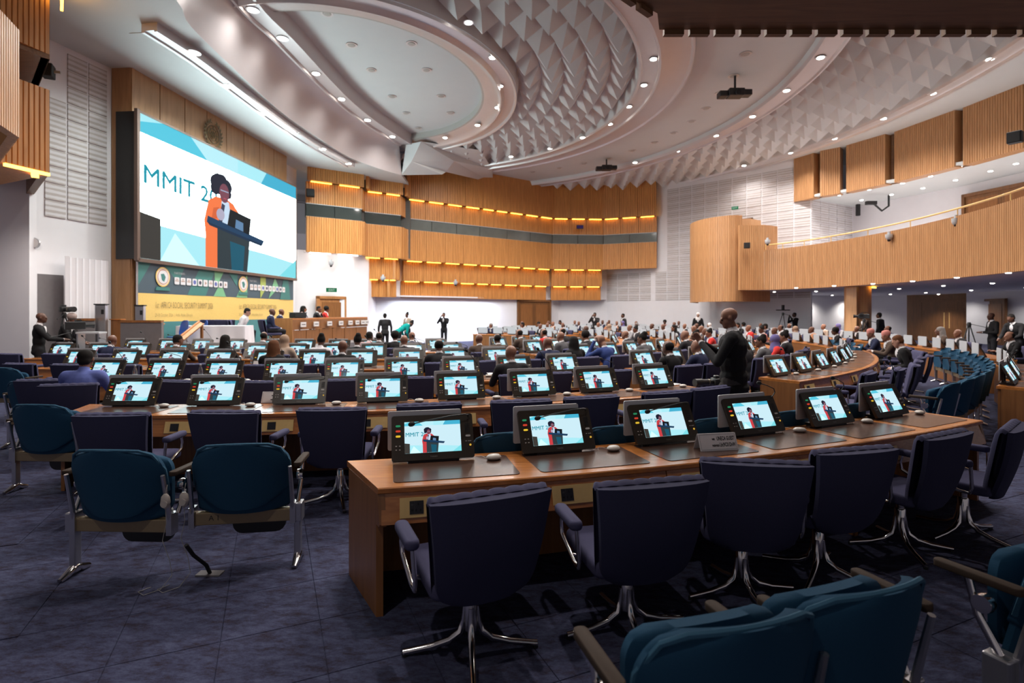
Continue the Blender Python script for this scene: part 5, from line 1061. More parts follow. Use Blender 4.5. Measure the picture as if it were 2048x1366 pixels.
for i, (u, v) in enumerate(sorted(((1980, 118), (1865, 187), (1767, 237), (1669, 277), (1582, 306), (1488, 331)))): p = pz(u, v, 9.9); downlight(tuple(p), 'recessed downlight in the outermost ring below the oak fascia, %s from the left' % ORD[i], 'downlights of the outer ring', L_RING * (0.4 if u < 1500 else 1.0), 0.12)
for i, (u, v) in enumerate(sorted(((505, 20), (565, 77), (632, 147), (683, 198), (735, 240), (785, 273)))): p = pz(u, v, ZS); downlight(tuple(p), 'bright downlight in the curved strip left of the white ceiling panel, %s from the left' % ORD[i], 'downlights of the left strip', L_RING * 0.3, 0.13, 150)
for i, (u, v) in enumerate(sorted(((387, 105), (457, 172), (530, 227), (590, 265), (645, 298), (697, 327)))): p = pz(u, v, ZL - 0.18); downlight(tuple(p), 'bright downlight in the hanging ledge in front of the big screen, %s from the left' % ORD[i], 'downlights of the stage ledge', L_STAGE, 0.13, 162, True, False, (0.86, 0.95, 0.90))
for i, (u, v) in enumerate(sorted(((654, 27), (703, 90), (823, 87), (743, 140), (853, 140), (784, 193), (882, 192), (812, 226), (901, 226), (836, 256)))): p = pz(u, v, 10.24); downlight(tuple(p), 'small unlit disc lamp in the white ceiling panel, %s from the left' % ORD[i], 'unlit discs of the ceiling panel', 0, 0.13, lamp=False, dim=True)
for i, (u, v) in enumerate(sorted(((1491, 108), (1467, 152), (1440, 187), (1412, 217), (1383, 243), (1347, 266), (1309, 285), (1265, 301), (1217, 317), (1168, 327), (1118, 336), (1065, 344)))): p = pz(u, v, ZC + 0.04); downlight(tuple(p), 'small unlit disc lamp in the grey ceiling between the pyramid rings, %s from the left' % ORD[i], 'unlit discs of the grey ceiling', 0, 0.14, lamp=False, dim=True)
# rings go on over the camera's side of the hall
for t in range(-8, -100, -12):
    for a, z in ((5.8, 9.8), (10.75, 9.82), (16.1, 9.85)):
        x, y = ringpt(a, math.radians(t))
        if x > -6 and 5.2 < y and V0 - FPX * (z - EYE) / y < -25: downlight((x, y, z), 'recessed downlight of the ceiling rings above the upper edge of view', 'downlights above the view', L_RING, 0.11)
for i, (u, v) in enumerate(sorted(((1507, 584), (1541, 583), (1579, 575), (1623, 582), (1659, 590), (1651, 571), (1725, 567), (1800, 562), (1882, 555), (1977, 546), (1785, 577), (1869, 571), (1963, 566), (2037, 575), (1774, 588), (1843, 585), (1870, 588), (1931, 580)))):
    p = pz(u, v, 2.845)
    if p.y > 35 : p = py(u, v, 33.0); p.z = 2.845
    w_ = v2(p) - Vector((2.0, 18.5)); w_ = w_.normalized() * 0.45; p = Vector((p.x + w_.x, p.y + w_.y, 2.85))
    downlight(tuple(p), 'small round downlight in the soffit under the balcony, %s from the left' % ORD[i], 'downlights under the balcony', L_BALC, 0.07, 110, i % 2 == 0 or i > 12)
for i, (u, v) in enumerate(sorted(((1678, 390), (1738, 379), (1805, 366), (1861, 352), (1924, 333), (1973, 318), (1723, 400), (1783, 389), (1846, 376), (1911, 360), (1981, 342), (2032, 327)))): p = pz(u, v, 7.77); downlight(tuple(p), 'small round downlight in the soffit under the upper oak fascia, %s from the left' % ORD[i], 'downlights over the balcony', L_UPPER, 0.09, 110)
for x, y in ((14.6, 30.7), (16.6, 32.7), (19.2, 34.0), (22.4, 35.2), (25.4, 27.2), (25.0, 30.4), (25.6, 24.0)): spot('lamp', (x, y, 2.8), L_BALC * (1.0 if y > 30.5 else 0.5), 140, 0.8, (1.0, 0.95, 0.88))  # unseen spots without fittings, added to brighten the walls under the balcony
for t in (-82,): x, y = ringpt(21.8, math.radians(t)); downlight((x, y, 9.88), 'unseen downlight added behind the viewer for frontal light', 'downlights above the view', L_RING * 0.75, 0.11)  # unseen lamp added for frontal light on the nearest desk and chairs
for x, y in ((-10.4, 11.6), (-9.0, 9.4)): spot('lamp', (x, y, 4.5), 210, 150, 0.8, (1.0, 0.9, 0.84))
# strip lamp in the booth soffit washing the far white wall
l = bpy.data.lights.new('soffit_lamp', 'AREA'); l.shape = 'RECTANGLE'; l.size = 6.5; l.size_y = 0.3; l.energy = L_BACK; l.color = (0.70, 0.82, 1.0); o = bpy.data.objects.new('soffit_lamp', l); COL.objects.link(o)
a, b = v2((-6.6, 29.55)), v2((-0.9, 33.9)); c = (a + b) / 2; o.location = (c.x + 0.25, c.y - 0.3, 2.58); o.rotation_euler = (math.radians(-12), 0, math.atan2(b.y - a.y, b.x - a.x))
# ================================================================ screen wall, banner, stage
a, b = v2((277 - 1024) / 1080 * 15.0 * 1 and ((277 - 1024) / 1080 * 15.0, 15.0)), v2(((591 - 1024) / 1080 * 24.0, 24.0)); dd = b - a; sa = math.atan2(dd.y, dd.x); LW = dd.length
led = thing('video_wall', 'huge lit video wall showing a woman in an orange jacket at a lectern', 'screen', (a.x, a.y, 3.27), sa)
me = PIC_LED.copy(); me.transform(Matrix.Translation((0, -0.012, 0)) @ Matrix.Diagonal((LW / 1.78, 1, 4.04, 1)) @ Matrix.Rotation(math.pi / 2, 4, 'X') ); link('picture', me, led)
link('cabinet', MB().box((LW / 2, 0.33, 2.02), (LW + 0.06, 0.64, 4.1), M_black).mesh('cabinet'), led)
q = MB(); [q.box(c, d, mat('bezel_bronze', (0.16, 0.11, 0.09), 0.4, 0.4)) for c, d in (((-0.05, 0.0, 2.02), (0.1, 0.1, 4.2)), ((LW + 0.03, 0, 2.02), (0.06, 0.06, 4.1)), ((LW / 2, 0, -0.06), (LW + 0.1, 0.1, 0.1)), ((LW / 2, 0, 4.07), (LW, 0.06, 0.06)))]; link('bezel', q.mesh('bezel'), led)
# banner below it
bn = thing('event_banner', 'printed event banner under the video wall, green above and yellow below', 'banner', (a.x - 0.03, a.y + 0.05, 0.6), sa)
BW = LW - 0.15
q = MB(); q.box((BW / 2, 0.05, 1.3), (BW, 0.06, 2.6), M_white); link('backing', q.mesh('backing'), bn)
def flat(polys, name, parent=bn):
    q = MB()
    for k, (pts, m) in enumerate(polys): q.add([(x, -0.0015 * (k + 1) + 0.02, z) for x, z in pts], [tuple(range(len(pts)))], m)
    return link(name, q.mesh(name), parent)
bd = mat('banner_slate', (0.055, 0.085, 0.11), 0.6); bg = mat('banner_green', (0.045, 0.17, 0.155), 0.6); by = mat('banner_yellow', (0.74, 0.50, 0.15), 0.6); bl_ = mat('banner_leaf', (0.17, 0.40, 0.22), 0.6); bo = mat('banner_olive', (0.33, 0.40, 0.10), 0.6); bt = mat('banner_teal', (0.06, 0.20, 0.21), 0.6)
Z1 = 1.70; Z2 = 2.6
flat([([(0, 0), (BW, 0), (BW, 0.88), (0, 0.88)], bt), ([(0, 0.88), (BW, 0.88), (BW, Z1), (0, Z1)], by), ([(0, Z1), (BW, Z1), (BW, Z2), (0, Z2)], bd), ([(0, Z1 + 0.2), (0.5, Z2), (0, Z2)], bg), ([(0.95, Z2), (1.9, Z2), (1.6, Z1 + 0.35)], bg), ([(2.0, Z1), (2.9, Z1), (3.4, Z2), (2.6, Z2)], bg), ([(3.35, Z2), (3.4, Z1 + 0.25), (3.9, Z2)], bl_), ([(3.3, Z1), (4.0, Z1), (3.7, Z1 + 0.5)], bl_), ([(4.1, Z2), (4.7, Z2), (4.65, Z1 + 0.4)], bg), ([(4.6, Z1), (5.3, Z1), (5.3, Z2)], bl_), ([(6.2, Z1), (6.6, Z1 + 0.4), (6.6, Z2), (6.2, Z2)], bo), ([(6.8, Z1), (7.6, Z1 + 0.5), (7.3, Z2)], bl_), ([(7.7, Z1), (8.6, Z1), (8.4, Z2), (8.0, Z2)], bg)], 'print')
tm = mat('banner_text', (0.20, 0.14, 0.055), 0.7); tw = mat('banner_white', (0.62, 0.60, 0.62), 0.6)
q = MB()
def btxt(s, size, x, z, m, sx=1.0): mesh_to(q, text_mesh(s, size, m, 0.002), m, Matrix.Translation((x, -0.006, z)) @ Matrix.Diagonal((sx, 1, 1, 1)) @ Matrix.Rotation(math.pi / 2, 4, 'X'))
for x0 in (0.61, 4.75):
    btxt('1st  AFRICA SOCIAL SECURITY SUMMIT 2026', 0.27, x0, 1.28, tm, 0.5); btxt('29-30 October 2026  |  Addis Ababa, Ethiopia', 0.14, x0, 1.03, tm, 0.62)
btxt('PARTNERS:', 0.1, 1.4, 2.32, tw); btxt('PARTNERS:', 0.1, 5.45, 2.32, tw)
link('lettering', q.mesh('lettering'), bn)
tile = MB().prism(rrect(0.22, 0.22, 0.03, 2), 0, 0.004, tw, Matrix.Rotation(math.pi / 2, 4, 'X')).mesh('logo_tile'); mk = [mat('logo_ink_%d' % k, c, 0.6) for k, c in enumerate(((0.4, 0.25, 0.2), (0.1, 0.12, 0.35), (0.05, 0.05, 0.08)))]
marks = [MB().prism([(0.07 * math.cos(t), 0.07 * math.sin(t)) for t in [k * 2 * math.pi / n for k in range(n)]], 0.004, 0.006, mk[n % 3], Matrix.Rotation(math.pi / 2, 4, 'X')).mesh('logo_mark') for n in (3, 5, 10)] + [MB().box((0, -0.005, 0), (0.16, 0.002, 0.03), mk[0]).box((0, -0.005, 0.05), (0.1, 0.002, 0.025), mk[0]).mesh('logo_mark')]
for x0 in (1.52, 5.58):
    for k in range(10):
        o = link('logo_tile', tile, bn, (x0 + 0.27 * k, 0.0, 2.12)); link('logo_mark', marks[(k * 3 + 1) % 4 if k > 1 else 3], o)
def badge(x, z, s):
    q = MB(); R90 = Matrix.Rotation(math.pi / 2, 4, 'X'); T = Matrix.Translation((x, -0.004, z))
    for r, d, m in ((0.29, 0.006, by), (0.25, 0.009, tw), (0.225, 0.011, mat('badge_ring', (0.5, 0.2, 0.1), 0.6)), (0.2, 0.013, tw)): q.prism([(r * s * math.cos(2 * math.pi * k / 28), r * s * math.sin(2 * math.pi * k / 28)) for k in range(28)], 0, d, m, T @ R90)
    q.prism([(-0.05 * s, -0.1 * s), (0.04 * s, -0.14 * s), (0.1 * s, 0.0), (0.03 * s, 0.1 * s), (-0.1 * s, 0.08 * s)], 0.013, 0.015, bg, T @ R90); q.prism([(-0.26 * s, -0.3 * s), (0.26 * s, -0.3 * s), (0.3 * s, -0.4 * s), (-0.3 * s, -0.4 * s)], 0, 0.012, bg, T @ R90); link('badge', q.mesh('badge'), bn)
badge(0.92, 2.2, 1.0); badge(5.02, 2.2, 1.0)
# gilt wreath emblem above the screen
p = v2((-10.63, 15.03)) + (v2((-9.88, 23.6)) - v2((-10.63, 15.03))) * 0.405; em = thing('emblem', 'gilt globe and wreath emblem on the oak wall above the video wall', 'emblem', (p.x + 0.09, p.y, 7.84), math.atan2(8.57, 0.75))
q = MB()
for r in (0.10, 0.2, 0.3): q.tube([(r * math.cos(t), 0, r * math.sin(t)) for t in [k * 2 * math.pi / 28 for k in range(29)]], 0.014, M_gold, 6)
for k in range(4): t = k * math.pi / 4; q.tube([(-0.3 * math.cos(t), 0, -0.3 * math.sin(t)), (0.3 * math.cos(t), 0, 0.3 * math.sin(t))], 0.01, M_gold, 6)
link('globe', q.mesh('globe', 0.8), em)
for s in (-1, 1):
    q = MB(); pts = [(s * 0.44 * math.sin(t), 0, -0.44 * math.cos(t)) for t in [0.15 + k * 0.28 for k in range(10)]]; q.tube(pts, 0.018, M_gold, 6)
    for i, (x, _, z) in enumerate(pts[1:]):
        for w in (-1, 1): aa = math.atan2(z, x) + math.pi / 2 * s + w * 0.6; q.lathe([(0.005, 0), (0.035, 0.05), (0.005, 0.13)], M_gold, 6, Matrix.Translation((x, -0.02, z)) @ Matrix.Rotation(-aa + math.pi / 2, 4, 'Y'), 0.35)
    link('wreath_branch', q.mesh('wreath_branch', 0.8), em)
# stage platform, side walls, stair rails
slab('floor_stage', [(-11.1, 14.2), (-8.2, 14.6), (-6.6, 17.6), (-5.9, 22.5), (-6.3, 25.5), (-9.9, 25.2)], 0.0, 0.6, M_grey)
def low_wall(name, u0, y0, u1, y1, ztop, m=M_grey, label=None):
    p, q_ = py(u0, 650, y0), py(u1, 650, y1); t = thing(name, label, 'low wall'); d = v2(q_) - v2(p); n = Vector((d.y, -d.x)).normalized() * 0.05
    link('panel', MB().prism([v2(p) - n, v2(q_) - n, v2(q_) + n, v2(p) + n], 0, ztop, m).mesh('panel'), t); n *= 1.4; link('cap_rail', MB().prism([v2(p) - n, v2(q_) - n, v2(q_) + n, v2(p) + n], ztop, ztop + 0.06, M_deskside).mesh('cap_rail'), t); return t
low_wall('stage_wall', 243, 14.5, 325, 14.6, 1.48, label='grey stage side wall with wooden cap below the banner'); low_wall('stage_wall', 150, 13.7, 190, 13.9, 1.54, label='grey low wall with wooden cap below the folding screen')
p0, p1 = py(221, 650, 14.4), py(241, 650, 14.45); t = thing('stage_newel', 'dark red-brown wooden end block of the stage wall', 'post'); link('block', MB().prism([v2(p0), v2(p1), v2(p1) + Vector((0, 0.15)), v2(p0) + Vector((0, 0.15))], 0, 1.55, M_deskside).mesh('block', bevel=0.01, seg=1), t); link('cap', MB().prism([v2(p0) + Vector((-0.02, -0.02)), v2(p1) + Vector((0.02, -0.02)), v2(p1) + Vector((0.02, 0.17)), v2(p0) + Vector((-0.02, 0.17))], 1.55, 1.58, M_desk).mesh('cap'), t)
for (ua, va, ub, vb, y, lab) in ((268, 703, 322, 646, 15.1, 'sloping oak stair handrail left of the blue chairs'), (347, 690, 402, 646, 15.3, 'sloping oak stair handrail in front of the white cloth table')):
    a_, b_ = py(ua, va, y - 0.8), py(ub, vb, y); t = thing('stair_handrail', lab, 'handrail'); d = b_ - a_
    q = MB(); nrm = Vector((-d.z, 0, d.x)).normalized() * 0.07
    for w in (0,): q.add([a_ - nrm, b_ - nrm, b_ + nrm, a_ + nrm] + [x + Vector((0, 0.08, 0)) for x in (a_ - nrm, b_ - nrm, b_ + nrm, a_ + nrm)], [(0, 1, 2, 3), (7, 6, 5, 4), (0, 4, 5, 1), (3, 2, 6, 7), (0, 3, 7, 4), (1, 5, 6, 2)], M_rail)
    link('sloped_board', q.mesh('sloped_board'), t); q = MB(); q.tube([a_ + nrm * 1.1 + Vector((0, 0.04, 0)), b_ + nrm * 1.1 + Vector((0, 0.04, 0))], 0.045, M_desk, 8); link('grip', q.mesh('grip', 0.8), t)
    for pt in (a_, b_): link('post', MB().box((pt.x, pt.y + 0.04, (pt.z) / 2), (0.06, 0.06, pt.z), M_deskside).mesh('post'), t)
# cloth table on the stage with chairs and helpers
t = thing('cloth_table', 'table under a floor-length white cloth on the stage', 'table', (-9.0, 16.4, 0.6), 0.12)
def cloth():
    q = MB(); NX, ring = 72, []; vs = []; fs = []; per = rrect(1.95, 0.75, 0.03, 2)
    pts = []
    for i in range(len(per)):
        a_, b_ = Vector(per[i]), Vector(per[(i + 1) % len(per)]); n = max(1, int((b_ - a_).length / 0.06)); pts += [a_ + (b_ - a_) * k / n for k in range(n)]
    N = len(pts)
    for j, z in enumerate((0.75, 0.73, 0.5, 0.25, 0.012)):
        for i, p in enumerate(pts):
            f = (0.75 - z) * 0.045 * (1 + math.sin(i * 0.9) * 0.8) if z < 0.74 else 0; d = p.normalized(); vs.append((p.x + d.x * f, p.y + d.y * f * 1.6, z))
    for j in range(4):
        for i in range(N): fs.append((j * N + (i + 1) % N, j * N + i, (j + 1) * N + i, (j + 1) * N + (i + 1) % N))
    fs.append(tuple(range(N))); return q.add(vs, fs, M_cloth).mesh('tablecloth', 0.7)
link('tablecloth', cloth(), t); link('table_frame', MB().box((0, 0, 0.36), (1.7, 0.55, 0.7), M_grey).mesh('table_frame'), t)
M_pblue = mat('chair_blue_plastic', (0.02, 0.09, 0.42), 0.35)
def shell_chair(loc, rzz, label):
    t = thing('shell_chair', label, 'chair', loc, rzz); link('backrest', curved(0.42, 0.46, 0.92, -0.16, 0.04, 0.02, M_pblue, 0.16, 0.1), t); link('seat', MB().prism(rrect(0.44, 0.44, 0.08, 3), 0.43, 0.455, M_pblue).mesh('seat', 0.6), t)
    for x in (-0.17, 0.17):
        for y in (-0.16, 0.16): link('leg', MB().tube([(x, y, 0.43), (x * 1.15, y * 1.15, 0)], 0.012, M_chrome, 6).mesh('leg'), t)
    return t
shell_chair((py(355, 650, 15.6).x, 15.6, 0.6), 2.6, 'bright blue shell chair at the left end of the cloth table'); shell_chair((py(388, 650, 17.0).x + 0.1, 17.0, 0.6), 2.8, 'bright blue shell chair behind the cloth table')
blue_chair((py(425, 650, 17.6).x, 17.6, 0.6), 0.4, 'navy armchair behind the cloth table, left of two', 0); blue_chair((py(455, 650, 17.5).x, 17.5, 0.6), 0.2, 'navy armchair behind the cloth table, right of two', 0)
for (u, y, key, cl, dr, lab, sk, hr) in ((480, 17.3, 'read', 'white', -1.2, 'man in a white shirt reading on the stage chair', 3, 'black'), (541, 18.0, 'm3', 'navy', -0.9, 'bald man in a navy suit seated beside the presidium', 0, 'black'), (557, 19.6, 'm1', 'navy', -0.9, 'bald man in a blue-grey suit half hidden at the presidium end', 1, 'black')):
    p = py(u, 640, y); blue_chair((p.x, p.y, 0.6), dr, 'navy armchair under the ' + short(lab), 0); person(key, (p.x, p.y, 0.6), dr, cl, lab, sk, hr)
# presidium
pd = thing('presidium_desk', 'long curved oak presidium desk on the stage with name cards', 'desk')
pp = [py(585, 650, 18.4), py(640, 650, 20.2), py(690, 650, 22.0), py(735, 650, 24.0)]; bl2 = py(538, 650, 18.5)
for i in range(3):
    a_, b_ = v2(pp[i]), v2(pp[i + 1]); n = Vector((-(b_ - a_).y, (b_ - a_).x)).normalized() * 0.7
    link('top_board', MB().prism([a_, b_, b_ + n, a_ + n], 1.5, 1.55, M_desk).mesh('top_board'), pd); link('upper_fascia', MB().prism([a_, b_, b_ + n * 0.05, a_ + n * 0.05], 1.15, 1.5, M_deskside).mesh('upper_fascia'), pd)
    for k in range(2): c0, c1 = a_ + (b_ - a_) * (k / 2 + 0.01), a_ + (b_ - a_) * ((k + 1) / 2 - 0.01); link('front_panel', MB().prism([c0 + n * 0.03, c1 + n * 0.03, c1 + n * 0.1, c0 + n * 0.1], 0.6, 1.13, M_deskside).mesh('front_panel'), pd)
link('end_panel', MB().prism([v2(bl2), v2(pp[0]), v2(pp[0]) + Vector((-0.05, 0.3)), v2(bl2) + Vector((-0.05, 0.3))], 0.6, 1.55, M_door if False else MATS['door_orange_oak']).mesh('end_panel'), pd)
for i, u in enumerate((602, 628, 655, 678, 697, 711, 722, 730)):
    k_ = 0 if u < 640 else 1 if u < 690 else 2; w_ = (u - (585, 640, 690)[k_]) / (55, 50, 45)[k_]; y_ = [18.4, 20.2, 22.0, 24.0]; y = 1 / ((1 - w_) / y_[k_] + w_ / y_[k_ + 1]); p = py(u, 650, y); t = thing('name_card', 'white name card on the presidium front, %s from the left' % ORD[i], 'card', (p.x + 0.09, p.y - 0.02, 1.33), 1.3, 'name cards on the presidium'); link('card', MB().box((0, 0, 0), (0.28, 0.03, 0.17), M_paper).mesh('card') if i == 0 else CACHE['card'], t); CACHE['card'] = t.children[0].data; link('print', MB().box((0, -0.016, 0), (0.2, 0.002, 0.035), M_grey).mesh('print') if i == 0 else CACHE['print'], t); CACHE['print'] = t.children[1].data
for u, y, key, cl, lab, sk in ((628, 20.6, 'w0', 'pale pink', 'woman in a pale pink top seated at the presidium', 2), (655, 21.6, 'm2', 'charcoal', 'man in a dark suit seated at the presidium', 1), (673, 22.6, 'w2', 'red', 'woman in red seated at the presidium', 1)):
    p = py(u, 640, y); blue_chair((p.x - 0.65, p.y + 0.25, 0.72), -1.2, 'navy presidium armchair of the ' + lab.split(' seated')[0], 0); person(key, (p.x - 0.65, p.y + 0.25, 0.72), -1.2, cl, lab, sk)
t = thing('equipment_case', 'black equipment case lying on the presidium top', 'case', (py(596, 640, 19.0).x, 19.0, 1.55), 1.2); link('case_body', MB().box((0, 0, 0.09), (0.55, 0.3, 0.17), M_blackm).mesh('case_body', bevel=0.03), t); link('case_lid', MB().box((0, 0, 0.19), (0.56, 0.31, 0.03), M_black).mesh('case_lid', bevel=0.01), t)
# ================================================================ people standing
def stand_at(u, y, key, cl, lab, dr=0.0, skin=0, hair='black', z=0.0, sc=1.0): p = py(u, 640, y); return person(key, (p.x, p.y, z), dr, cl, lab, skin, hair, sc=sc)
p = py(1466, 640, 6.6); person('clap', (p.x, p.y, 0), math.radians(60), 'black', 'standing bald man in a black suit clapping beside the second desk row', 2, sc=1.035, trou=pm('trousers_grey', (0.06, 0.052, 0.05)))
stand_at(78, 12.3, 's7', 'black', 'man in a dark jacket standing behind the video camera at the left wall', -0.9, 0); stand_at(122, 13.15, 's8', 'black', 'cameraman in a pale cap bent over the video camera', -1.1, 1, 'khaki')
stand_at(770, 24.0, 's0', 'charcoal', 'man in a charcoal suit standing with his back to us by the presidium', 0.3, 0, sc=0.98); stand_at(797, 22.5, 's4', 'teal', 'woman in teal bending over a desk', -0.9, 0); stand_at(815, 26.5, 's2', 'beige', 'woman in patterned dress standing beside the woman in teal', 2.6, 0)
stand_at(888, 27.5, 's1', 'black', 'photographer in black aiming a camera before the bright far wall', 2.9, 1); stand_at(1190, 29.5, 's1', 'charcoal', 'photographer in dark clothes standing at the far right of the booths', 2.6, 0); stand_at(1247, 29.0, 's0', 'charcoal', 'thin man in dark clothes standing before the far white wall', 1.8, 0, sc=0.97)
stand_at(1396, 27.5, 's5', 'black', 'woman in a white headscarf and black dress standing far back', 2.8, 2, 'white'); stand_at(1590, 28.0, 's1', 'black', 'photographer in black beside the tall camera tripod', 1.6, 0)
stand_at(1737, 22.0, 's6', 'brown', 'cameraman in brown leaning to his camera beside the oak pillar', 1.2, 0); stand_at(1760, 22.5, 's0', 'charcoal', 'man in dark clothes standing right of the cameraman at the pillar', 0.6, 0); stand_at(1985, 17.5, 's3', 'black', 'man in a black suit with a pale tie standing before the single oak door', 1.3, 0); stand_at(2036, 15.5, 's6', 'black', 'man in a black shirt looking down at the right edge', 1.7, 0)
for u, y, key, cl, lab in ((2034, 13.2, 'm0', 'black', 'man in a black suit with a white shirt at the right edge'), (1889, 17.0, 'w0', 'black', 'woman in black writing at the outer desk under the double doors'), (1924, 15.0, 'm1', 'charcoal', 'dark figure seated with its back to the outer desk')): p = py(u, 650, y); blue_chair((p.x, p.y, 0), 1.3, 'navy armchair under the ' + ('woman writing at the outer desk' if u < 1900 else 'dark figure at the outer desk' if u < 2000 else 'man in black at the right edge'), 0); person(key, (p.x, p.y, 0), 1.3, cl, lab, 2)
# ---- cameras on tripods
def tripod(loc, h, label, cam=True, rzz=0.0, rig=False):
    t = thing('camera_tripod', label, 'tripod', loc, rzz)
    for k in range(3): a_ = k * 2.094 + 0.4; link('leg', MB().tube([(0.03 * math.cos(a_), 0.03 * math.sin(a_), h - 0.12), (0.42 * math.cos(a_) * h / 1.5, 0.42 * math.sin(a_) * h / 1.5, 0.0)], [0.018, 0.012], M_black, 6).mesh('leg'), t)
    link('head', MB().lathe([(0.05, h - 0.14), (0.06, h - 0.06), (0.04, h)], M_black, 12).mesh('head', 0.6), t); q = MB(); q.tube([(0, 0, h - 0.04), (0.05, -0.45, h - 0.16)], 0.01, M_black, 6); link('pan_handle', q.mesh('pan_handle'), t)
    if cam:
        c = link('video_camera', MB().box((0, 0, h + 0.1), (0.13, 0.38, 0.18), M_black).mesh('video_camera', bevel=0.015), t); q = MB(); q.tube([(0, 0.18, h + 0.1), (0, 0.3, h + 0.1), (0, 0.36, h + 0.1)], [0.05, 0.055, 0.075], M_black, 12); link('lens', q.mesh('lens', 0.6), c); q = MB(); q.tube([(0, 0.1, h + 0.19), (0, 0.1, h + 0.25), (0, -0.12, h + 0.25), (0, -0.12, h + 0.19)], 0.012, M_black, 6); link('top_handle', q.mesh('top_handle'), c); link('viewfinder', MB().box((-0.11, 0.08, h + 0.19), (0.1, 0.12, 0.07), M_black).mesh('viewfinder'), c)
    if rig: q = MB(); q.box((0, 0, h + 0.12), (0.75, 0.06, 0.05), M_black); q.box((0, 0, h + 0.25), (0.1, 0.1, 0.25), M_black); link('cross_bar', q.mesh('cross_bar'), t)
    return t
p = py(150, 650, 12.5); tripod((p.x, p.y, 0), 1.35, 'large video camera on a tripod in front of the folding screen', True, -0.7); p = py(128, 650, 13.3); tripod((p.x, p.y, 0.0), 1.75, 'small camera on a tall tripod behind the cameramen', False, 0.3, False); dslr((p.x, p.y, 1.75), 1.3, 'small camera perched on the tall tripod by the folding screen', 0.22, 1.3)
p = py(1566, 640, 27.0); tripod((p.x, p.y, 0), 1.75, 'tripod with a broad camera rig standing far right below the balcony', False, 0.2, True); p = py(1728, 640, 21.6); tripod((p.x, p.y, 0), 1.5, 'video camera on a tripod beside the oak pillar', True, 1.0); p = py(1938, 640, 16.5); tripod((p.x, p.y, 0), 1.45, 'empty tripod next to the single oak door', False, 0.5)
p = py(183, 660, 12.6); t = thing('side_table', 'narrow grey table with pale top beside the cameramen', 'table', (p.x, p.y, 0), 0.1); link('table_top', MB().box((0, 0, 1.28), (0.5, 0.3, 0.04), M_plate).mesh('table_top'), t); [link('leg', MB().box((x, 0, 0.63), (0.03, 0.25, 1.26), M_alu).mesh('leg'), t) for x in (-0.23, 0.23)]
for u, v0_, v1_, y, lab, w in ((203, 610, 663, 14.1, 'silver lectern column left of the stage wall', 0.24), (281, 612, 645, 14.6, 'silver lectern column in front of the yellow banner', 0.2)):
    p = py(u, v1_, y); zt = py(u, v0_, y).z; t = thing('lectern_column', lab, 'lectern', (p.x, p.y, 0.0), 0.2); link('column_body', MB().box((0, 0, zt / 2), (w, 0.15, zt), M_alu).mesh('column_body', bevel=0.01), t); link('column_cap', MB().box((0, 0, zt + 0.015), (w + 0.03, 0.2, 0.03), M_black).mesh('column_cap'), t); link('touch_panel', MB().box((w * 0.25, -0.08, zt - 0.18), (0.06, 0.012, 0.12), M_black).mesh('touch_panel'), t)
# ---- things fixed to walls and ceiling
def hang(u, v, z, label):
    p = pz(u, v, z); t = thing('projector', label, 'projector', (p.x, p.y, z)); h = ZC + 0.05 - z; link('mount', MB().tube([(0, 0, 0.1), (0, 0, h)], 0.04, M_black, 8).mesh('mount'), t); link('projector_body', MB().box((0, 0, 0), (0.55, 0.45, 0.26), M_black).mesh('projector_body', bevel=0.04), t); link('side_unit', MB().box((0.42, 0.05, 0.02), (0.3, 0.35, 0.2), M_black).mesh('side_unit', bevel=0.03), t); link('side_unit', MB().box((-0.42, 0.05, -0.03), (0.3, 0.35, 0.2), M_black).mesh('side_unit', bevel=0.03), t); q = MB(); q.tube([(0, -0.2, -0.04), (0, -0.32, -0.06)], 0.09, M_blackm, 12); link('lens', q.mesh('lens'), t)
hang(1470, 187, 9.45, 'black projector hanging below the grey ceiling'); hang(1213, 336, 9.6, 'black lamp cluster hanging before the far booths')
def spk(p, rzz, label, s=1.0):
    t = thing('wall_speaker', label, 'speaker', p, rzz); t.scale = (s, s, s); link('speaker_box', MB().box((0, 0, 0), (0.3, 0.22, 0.3), M_blackm).mesh('speaker_box', bevel=0.02), t); link('bracket', MB().box((0, 0.16, 0), (0.06, 0.14, 0.06), M_alu).mesh('bracket'), t); link('speaker_cloth', MB().box((0, -0.115, 0), (0.24, 0.01, 0.24), M_black).mesh('speaker_cloth'), t)
spk(tuple(py(96, 142, 12.6)), -1.1, 'black speaker on the left wall beside the slotted panels'); spk(tuple(py(621, 386, 25.3)), 0.3, 'black speaker on the far booth front', 1.2); spk(tuple(py(1494, 491, 25.8)), -0.3, 'black speaker on the flat oak block of the stair tower', 0.9); spk(tuple(py(2030, 275, 17.0)), -1.0, 'black speaker on the upper oak fascia at the right edge', 1.2)
def camdome(p, label): t = thing('surveillance_camera', label, 'camera', p); link('mount', MB().lathe([(0.05, 0.1), (0.05, 0.2)], M_plate, 10).mesh('mount', 0.5), t); link('dome', MB().lathe([(0.02, -0.12), (0.09, -0.08), (0.12, 0.0), (0.12, 0.1)], M_plate, 14).mesh('dome', 0.8), t); link('lens_window', MB().lathe([(0.02, -0.17), (0.05, -0.15), (0.06, -0.1)], M_black, 12).mesh('lens_window', 0.8), t)
camdome(tuple(py(662, 527, 26.3)), 'white dome camera above the orange door'); camdome(tuple(py(766, 557, 27.6)), 'white camera on the amber-lit tier, left one'); camdome(tuple(py(911, 566, 31.0)), 'white camera on the amber-lit tier, right one'); camdome(tuple(py(1778, 474, 20.0)), 'white box camera on the parapet, left one'); camdome(tuple(py(1912, 443, 17.0)), 'white box camera on the parapet, right one'); camdome(tuple(py(1535, 484, 25.7)), 'white camera at the corner of the flat oak block')
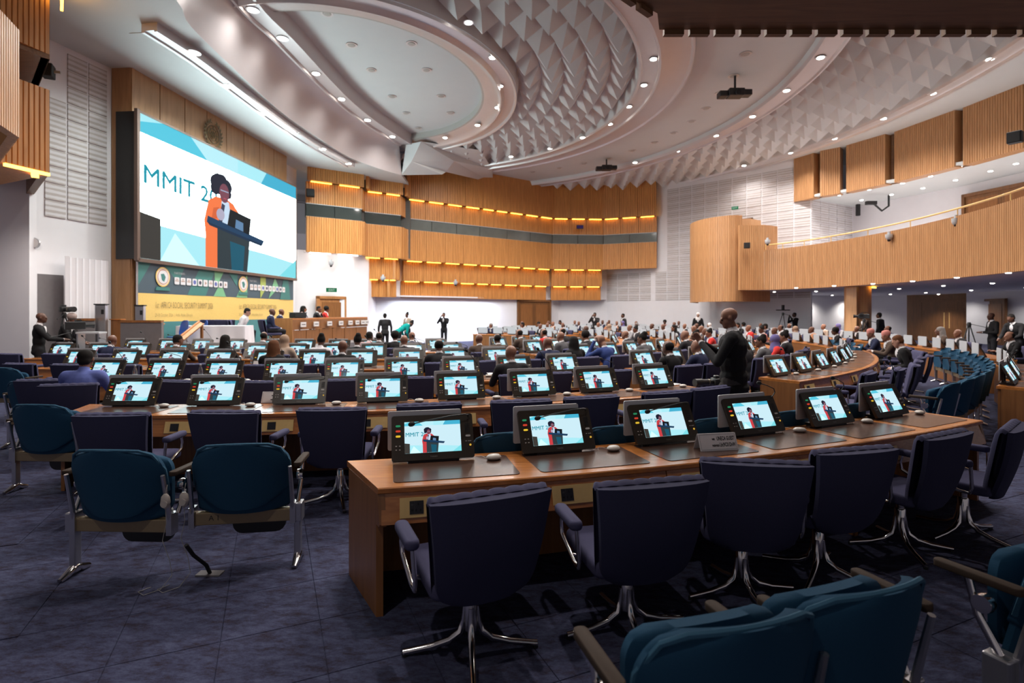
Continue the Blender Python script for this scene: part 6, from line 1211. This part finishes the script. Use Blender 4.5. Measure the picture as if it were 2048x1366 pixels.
def sign(p, rzz, label, w=0.5, h=0.2, txt='EXIT'):
    t = thing('exit_sign', label, 'sign', p, rzz); link('sign_box', MB().box((0, 0, 0), (w, 0.05, h), M_green).mesh('sign_box'), t); q = MB(); mesh_to(q, text_mesh(txt, h * 0.7, tw, 0, align='CENTER'), mat('sign_white', (0.7, 0.9, 0.75), emit=0.8), Matrix.Translation((0, -0.027, -h * 0.24)) @ Matrix.Rotation(math.pi / 2, 4, 'X')); link('lettering', q.mesh('lettering'), t)
sign(tuple(py(663, 580, 26.3)), 0.5, 'green exit sign above the orange door'); sign(tuple(py(1470, 416, 30.5)), -0.6, 'green exit sign above the balcony door', 0.35, 0.18)
t = thing('wall_display', 'small dark violet display on the oak booth front', 'display', tuple(py(1160, 454, 35.4))); link('display_case', MB().box((0, 0, 0), (0.45, 0.08, 0.24), M_black).mesh('display_case'), t); link('display_face', MB().box((0, -0.045, 0), (0.4, 0.01, 0.18), mat('display_violet', (0.06, 0.03, 0.16), emit=0.4)).mesh('display_face'), t)
p = py(1748, 408, 27.5); t = thing('camera_boom', 'black jointed camera boom above the balcony', 'camera', tuple(p)); q = MB(); q.tube([(0, 0, 0), (0.4, 0, -0.35), (0.75, 0, -0.1), (0.75, 0, 0.45)], 0.05, M_black, 8); link('arm', q.mesh('arm'), t); link('camera_head', MB().box((-0.15, 0, 0.05), (0.5, 0.2, 0.18), M_black).mesh('camera_head'), t)
p = py(1716, 420, 30.1); t = thing('line_speaker', 'tall narrow black speaker in the corner above the balcony', 'speaker', tuple(p)); link('speaker_box', MB().box((0, 0, 0), (0.18, 0.18, 0.65), M_black).mesh('speaker_box', bevel=0.02), t); link('bracket', MB().box((0, 0.1, 0.38), (0.05, 0.2, 0.1), M_black).mesh('bracket'), t)
t = thing('wall_clock', 'round wall clock cut by the edge of the left wall', 'clock', tuple(py(69, 486, 13.15))); link('rim', MB().lathe([(0.13, -0.02), (0.13, 0.02)], M_alu, 20, Matrix.Rotation(math.pi / 2, 4, 'X')).mesh('rim'), t); link('dial', MB().lathe([(0.11, 0.021), (0.11, 0.025)], M_paper, 20, Matrix.Rotation(math.pi / 2, 4, 'X')).mesh('dial'), t)
